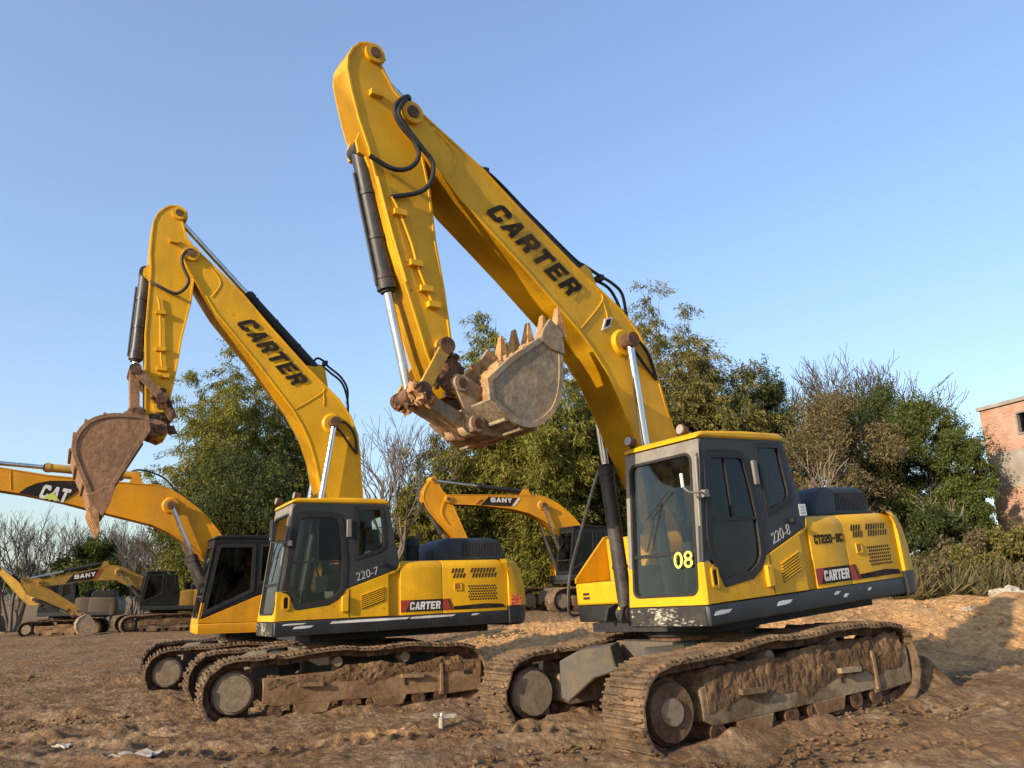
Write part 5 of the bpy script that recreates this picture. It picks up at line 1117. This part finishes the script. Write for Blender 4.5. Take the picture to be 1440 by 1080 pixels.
def plants():
    G1, G2, G3 = 'bamboo clumps along the back of the lot', 'leafy trees along the back of the lot', 'leafless trees along the back of the lot'
    bamboo(268, 520, 72, 41, 'bamboo clump behind the hanging bucket, at the left end of the tree row', G1, 22, 26000, 1)
    bamboo(325, 462, 74, 38, 'tall bamboo clump showing between the arm and boom of the 220-7 excavator', G1, 30, 42000, 2)
    bamboo(400, 535, 66, 40, 'bamboo clump under the boom of the 220-7 excavator, beside its cab roof', G1, 24, 28000, 3, low=.05)
    bamboo(628, 590, 62, 33, 'low bamboo clump behind the SANY boom, right of the thin leafless tree', G1, 26, 30000, 4)
    bamboo(690, 440, 72, 34, 'bamboo clump behind the soil-filled raised bucket', G1, 26, 36000, 5)
    bamboo(775, 480, 80, 33, 'yellow-green bamboo clump under the raised bucket of the excavator numbered 08', G1, 28, 40000, 6)
    bamboo(915, 395, 92, 35, 'tallest bamboo clump, its top rising beside the hose end of the 08 boom', G1, 34, 46000, 31, leaf='leaf_olive', low=.1)
    bamboo(845, 520, 90, 37, 'bamboo clump filling the gap under the boom of the excavator numbered 08', G1, 28, 34000, 32, leaf='leaf_olive')
    bamboo(1065, 520, 60, 36, 'bamboo clump just right of the rear edge of the 08 cab roof', G1, 22, 26000, 33, leaf='leaf_olive')
    bamboo(560, 700, 46, 36, 'low bamboo clump left of the arm of the middle SANY excavator', G1, 16, 14000, 34)
    bamboo(998, 440, 84, 34, 'second tallest bamboo clump, just behind the cab roof of the excavator numbered 08', G1, 32, 44000, 35, leaf='leaf_olive', low=.1)
    crown_tree(870, 560, 820, 80, 36, 'dark tree filling the gap below the boom of the excavator numbered 08', 'leaf_dark', G2, 22000, seed=3, clumps=40)
    crown_tree(1092, 486, 800, 64, 36, 'thin see-through tree between the olive trees and the broad dry tree', 'leaf_dark', G2, 26000, style='loose', seed=4, clumps=60, ls=.18)
    crown_tree(1195, 550, 770, 88, 30, 'broad brownish half-dry tree above the engine cover of the excavator numbered 08', 'leaf_dry', G2, 26000, seed=5, clumps=60, ls=.13, bark='bark_pale')
    crown_tree(1225, 535, 800, 105, 33, 'dense dark green tree behind the brownish half-dry tree', 'leaf_dark', G2, 60000, seed=6, clumps=70, ls=.13)
    crown_tree(1325, 555, 790, 78, 31, 'rounded bright green tree next to the brick building', 'leaf_green', G2, 62000, seed=7, clumps=70, ls=.12)
    crown_tree(1378, 600, 780, 36, 29, 'small green tree whose branches touch the corner of the brick building', 'leaf_green', G2, 22000, seed=8, clumps=36, ls=.12)
    crown_tree(700, 640, 830, 110, 38, 'dark leafy tree behind the arm of the middle SANY excavator', 'leaf_dark', G2, 26000, seed=9, clumps=44)
    crown_tree(340, 640, 800, 120, 34, 'dark tree behind the bamboo on the left', 'leaf_dark', G2, 22000, seed=10, clumps=40)
    crown_tree(125, 762, 826, 42, 48, 'round dark green tree above the boom of the far left SANY excavator', 'leaf_green', G2, 16000, seed=11, clumps=30, ls=.22)
    crown_tree(222, 735, 830, 42, 50, 'yellow-green feathery tree behind the far left SANY cab', 'leaf_bamboo', G2, 6500, style='loose', seed=12, clumps=40, ls=.2)
    crown_tree(262, 690, 820, 40, 42, 'sparse yellowish tree just under the CAT boom', 'leaf_bamboo', G2, 5000, style='loose', seed=13, clumps=36, ls=.2)
    bare_tree(532, 548, 50, 32, 'thin dark leafless tree right of the 220-7 boom', G3, 1, 'bark_grey', 3, 5, 0, .010, sprd=.45)
    bare_tree(1232, 500, 60, 38, 'leafless tree poking up behind the dark green tree on the right', G3, 2, 'bark_dark', 3, 6, 0, .012)
    bare_tree(1212, 600, 60, 27.5, 'pale leafless tree with a leaning trunk behind the engine cover', G3, 3, 'bark_pale', 1, 4, -.12, .010)
    bare_tree(1262, 640, 60, 27, 'low pale leafless tree bending right above the hood end', G3, 4, 'bark_pale', 1, 4, .55, .010)
    for i, (px, pt, Y, lb) in enumerate(((25, 708, 46, 'greyish leafless tree at the left edge of the photo under the CAT boom'), (75, 716, 48, 'greyish leafless tree left of the round dark green tree, under the CAT logo'), (150, 726, 50, 'faint leafless tree behind the tooth of the hanging bucket'), (195, 722, 45, 'leafless tree with a leaning stem right of the hanging bucket tooth'))):
        bare_tree(px, pt, 40, Y, lb, G3, 10 + i, 'bark_grey', 4, 5, .1 if i == 3 else 0, .009, sprd=.4)
    G4 = 'bushes along the foot of the trees'
    k = 0
    for px, pt, hw, Y, lf, lb in ((30, 800, 60, 52, 'leaf_dark', 'low dark bush at the far left behind the small excavator'), (150, 815, 55, 46, 'leaf_green', 'bush under the boom of the far left SANY excavator'), (200, 800, 40, 47, 'leaf_dark', 'dark bush left of the far SANY cab'), (450, 760, 60, 33, 'leaf_dark', 'dark bush behind the cab of the 220-7 excavator'), (560, 735, 50, 34, 'leaf_dark', 'dark bush behind the engine cover of the 220-7 excavator'),
        (700, 740, 60, 36, 'leaf_dark', 'dark bush under the boom of the middle SANY excavator'), (770, 720, 50, 37, 'leaf_olive', 'olive bush beside the cab of the middle SANY excavator'), (1255, 730, 46, 27, 'leaf_dark', 'dark bush behind the tail of the excavator numbered 08'), (1320, 715, 50, 27, 'leaf_dark', 'dark bush below the rounded bright green tree'), (1385, 745, 45, 25.5, 'leaf_dry', 'brownish bush at the foot of the brick building'), (1300, 785, 38, 22.5, 'leaf_dry', 'low dry bush among the weeds right of the 08 counterweight'), (1355, 778, 34, 22.8, 'leaf_olive', 'low olive bush among the weeds, halfway to the right edge'), (1412, 790, 36, 22.2, 'leaf_dry', 'low brownish bush just behind the stones on the heap crest'), (1368, 668, 30, 33, 'leaf_dark', 'tall dark bush filling the gap beside the brick building'), (1440, 740, 40, 25, 'leaf_olive', 'olive bush at the right edge against the brick wall'), (1150, 740, 50, 31, 'leaf_dark', 'dark bush behind the cab door of the excavator numbered 08'), (620, 745, 50, 37, 'leaf_olive', 'olive bush behind the counterweight of the 220-7 excavator')):
        k += 1; crown_tree(px, pt, 835, hw, Y, lb, lf, G4, 12000, name='bush', style='round', seed=40 + k, clumps=26, ls=.14)
    weeds('dry_weeds', 1235, 1520, 21.5, 26, 5200, .42, None, 3); weeds('undergrowth', 560, 1250, 33, 44, 3200, .6, None, 5, 'leaf_olive')
    weeds('green_weeds', 1250, 1520, 21, 25, 2500, .5, None, 7, 'leaf_dry')

# ------------------------------------------------------------------ building, litter
def building():
    a = at(1376, 574, 31); b = at(1500, 563, 27.5); z0 = ground_z(a.x, a.y) - .3; h = a.z - z0
    u = Vector((b.x - a.x, b.y - a.y, 0)); Lw = u.length * 1.9; u.normalize(); n = Vector((0, 0, 1)).cross(u)
    root = empty('brick_building', (a.x, a.y, z0)); tag(root, 'red brick building with a grey rendered band at the right edge', 'building')
    T = Matrix((( u.x, n.x, 0, 0), (u.y, n.y, 0, 0), (0, 0, 1, 0), (0, 0, 0, 1)))
    root.matrix_world = Matrix.Translation((a.x, a.y, z0)) @ T
    fz = lambda px, py, Y: at(px, py, Y).z - z0
    f1, f2 = fz(1400, 636, 30.3), fz(1400, 686, 30.3); f3 = fz(1435, 740, 29)
    wx0 = 1.62; wz0, wz1 = fz(1432, 607, 29.2), fz(1432, 580, 29.2)
    def wall(z1, z2, mat, y0=0., hole=None, name='wall'):
        m = MB(); lp = [[(0, z1), (Lw, z1), (Lw, z2), (0, z2)]]
        if hole: lp.append(hole)
        m.prof(lp, y0, y0 + .24, mat); return m.build(name, root)
    win = [(wx0, wz0), (wx0 + 1.3, wz0), (wx0 + 1.3, wz1), (wx0, wz1)]
    wall(f1 + .002, h - .14, 'brick', 0, win); wall(f2 + .002, f1, 'render', .01); wall(f3, f2, 'brick'); wall(-.3, f3 - .002, 'brick')
    m = MB(); m.box(-.06, Lw, -.10, 6.2, h - .138, h, 'render'); m.build('roof_slab', root)
    m = MB(); m.box(0, .24, .242, 6, -.3, h - .14, 'brick'); m.box(.24, Lw, 5.8, 6, -.3, h - .14, 'brick'); m.build('side_wall', root)
    m = MB(); m.prof([inset(win, -.06), win], -.03, .1, 'grey_pillar'); m.box(wx0 + .63, wx0 + .68, .05, .1, wz0, wz1, 'grey_pillar'); w = m.build('window', root)
    m = MB(); m.box(wx0 + .001, wx0 + 1.299, .11, .12, wz0 + .001, wz1 - .001, 'glass_dark'); m.build('pane', w)
    m = MB(); m.box(.3, Lw, .5, .55, .2, h - .3, 'lining'); m.build('inner_wall', root)

def litter():
    rr = random.Random(12)
    def sheet(px, py, sx, sy, lb, seed, name='plastic_scrap', mat='plastic'):
        # find where the sight line meets the ground
        Y = 6.
        for _ in range(400):
            p = at(px, py, Y)
            if p.z <= ground_z(p.x, p.y) + .03: break
            Y += .05
        rng = np.random.default_rng(seed); m = MB(); n = 9; vs = []
        for j in range(n):
            for i in range(n):
                a, b = i / (n - 1) - .5, j / (n - 1) - .5; r = 1 - .35 * rng.random() if abs(a) > .4 or abs(b) > .4 else 1
                vs.append((a * sx * r, b * sy * r, .03 + .10 * abs(fbm(np.array([a * 3 + seed]), np.array([b * 3.]), 3, seed)[0]) * (sx + sy) * .7))
        vb = [(x, y, z - .012) for x, y, z in vs]; q = lambda o: [(o + j * n + i, o + j * n + i + 1, o + (j + 1) * n + i + 1, o + (j + 1) * n + i) for j in range(n - 1) for i in range(n - 1)]
        m.add(vs, q(0), mat); m.add(vb, [f[::-1] for f in q(0)], mat)
        ring = [i for i in range(n)] + [j * n + n - 1 for j in range(1, n)] + [(n - 1) * n + i for i in range(n - 2, -1, -1)] + [j * n for j in range(n - 2, 0, -1)]
        m.add(vs + vb, [(ring[k], ring[(k + 1) % len(ring)], ring[(k + 1) % len(ring)] + n * n, ring[k] + n * n) for k in range(len(ring))], mat)
        o = m.build(name, None, smooth=60); o.location = (p.x, p.y, ground_z(p.x, p.y)); o.rotation_euler.z = rr.uniform(-.5, .5); tag(o, lb, 'litter', 'litter trodden into the dirt')
    sheet(190, 1066, .50, .34, 'crumpled white plastic sheet on the dirt at the lower left', 3)
    sheet(628, 1008, .34, .22, 'scrap of pale wrapping lying at the tail end of the 220-7 tracks', 5)
    sheet(682, 1054, .34, .24, 'flattened pale plastic scrap in front of the far track of the 08 excavator', 7)
    sheet(90, 1050, .26, .2, 'small pale scrap left of the crumpled white plastic sheet', 9)
    def stone(px, py, Y, r, lb, seed):
        p = at(px, py, Y); m = MB(); m.lump((0, 0, r * .45), r, 'stone', seed, 3, .35, (1.3, 1, .75)); o = m.build('stone', None, smooth=40); o.location = (p.x, p.y, ground_z(p.x, p.y)); tag(o, lb, 'stone', 'pale stones on the dirt heap')
    stone(1144, 873, 14.2, .11, 'pale stone on the ochre heap above the track of the 08 excavator', 2)
    stone(1418, 822, 20.3, .22, 'largest pale stone on the crest of the ochre heap near the brick building', 4)
    stone(1400, 822, 20.6, .15, 'pale stone just left of the largest stone on the heap crest', 6)
    stone(1436, 826, 20.0, .13, 'small pale stone at the right end of the heap crest', 8)
    stone(1358, 843, 18.0, .10, 'small pale stone halfway up the ochre heap', 10)
    # white bottle upright beside the wrapping
    Y = 9.6; p = at(621, 1003, Y); m = MB(); m.cyl((0, 0, 0), (0, 0, .13), .032, 'plastic', n=16); m.cyl((0, 0, .13), (0, 0, .165), .032, 'plastic', r1=.014, n=16); m.cyl((0, 0, .165), (0, 0, .19), .016, 'decal_white', n=12)
    o = m.build('plastic_bottle', None); o.location = (p.x, p.y, ground_z(p.x, p.y)); tag(o, 'small pale plastic bottle standing on the dirt by the tail of the 220-7 tracks', 'bottle')

# ------------------------------------------------------------------ light
SUN_EL, SUN_AZ = 19.0, (-.745, -.667)      # towards the sun: left and a little behind the viewpoint
def light():
    d = Vector((SUN_AZ[0], SUN_AZ[1], 0)).normalized() * math.cos(D2R(SUN_EL)) + Vector((0, 0, math.sin(D2R(SUN_EL))))
    ld = bpy.data.lights.new('sun', 'SUN'); ld.energy = 2.8; ld.angle = D2R(.5); ld.color = (1., .83, .62)
    o = bpy.data.objects.new('sun', ld); COL.objects.link(o); o.rotation_euler = d.to_track_quat('Z', 'Y').to_euler()
    w = bpy.data.worlds.new('World'); SC.world = w; w.use_nodes = True; nt = w.node_tree; nt.nodes.clear()
    sky = nt.nodes.new('ShaderNodeTexSky'); sky.sky_type = 'NISHITA'; sky.sun_disc = False; sky.sun_elevation = D2R(SUN_EL)
    sky.sun_rotation = math.atan2(SUN_AZ[0], SUN_AZ[1]); sky.air_density = 1.25; sky.dust_density = 1.6; sky.ozone_density = 4.6
    bg = nt.nodes.new('ShaderNodeBackground'); bg.inputs['Strength'].default_value = .15
    out = nt.nodes.new('ShaderNodeOutputWorld'); hs = nt.nodes.new('ShaderNodeGamma'); hs.inputs['Gamma'].default_value = .72; hu = nt.nodes.new('ShaderNodeHueSaturation'); hu.inputs['Hue'].default_value = .510; hu.inputs['Value'].default_value = 1.03; hu.inputs['Saturation'].default_value = 1.05; nt.links.new(sky.outputs[0], hs.inputs['Color']); nt.links.new(hs.outputs[0], hu.inputs['Color']); nt.links.new(hu.outputs[0], bg.inputs[0]); nt.links.new(bg.outputs[0], out.inputs[0])
    vs = SC.view_settings; vs.view_transform = 'Standard'; vs.look = 'None'; vs.exposure = EXPO; vs.gamma = 1; vs.use_curve_mapping = False
    SC.display_settings.display_device = 'sRGB'
EXPO = 1.38

make_materials(); camera(); light(); terrain()
for spec in MACHINES: excavator(spec)
plants(); building(); litter()
SC.cycles.max_bounces = 6; SC.cycles.transparent_max_bounces = 12; SC.cycles.use_denoising = True
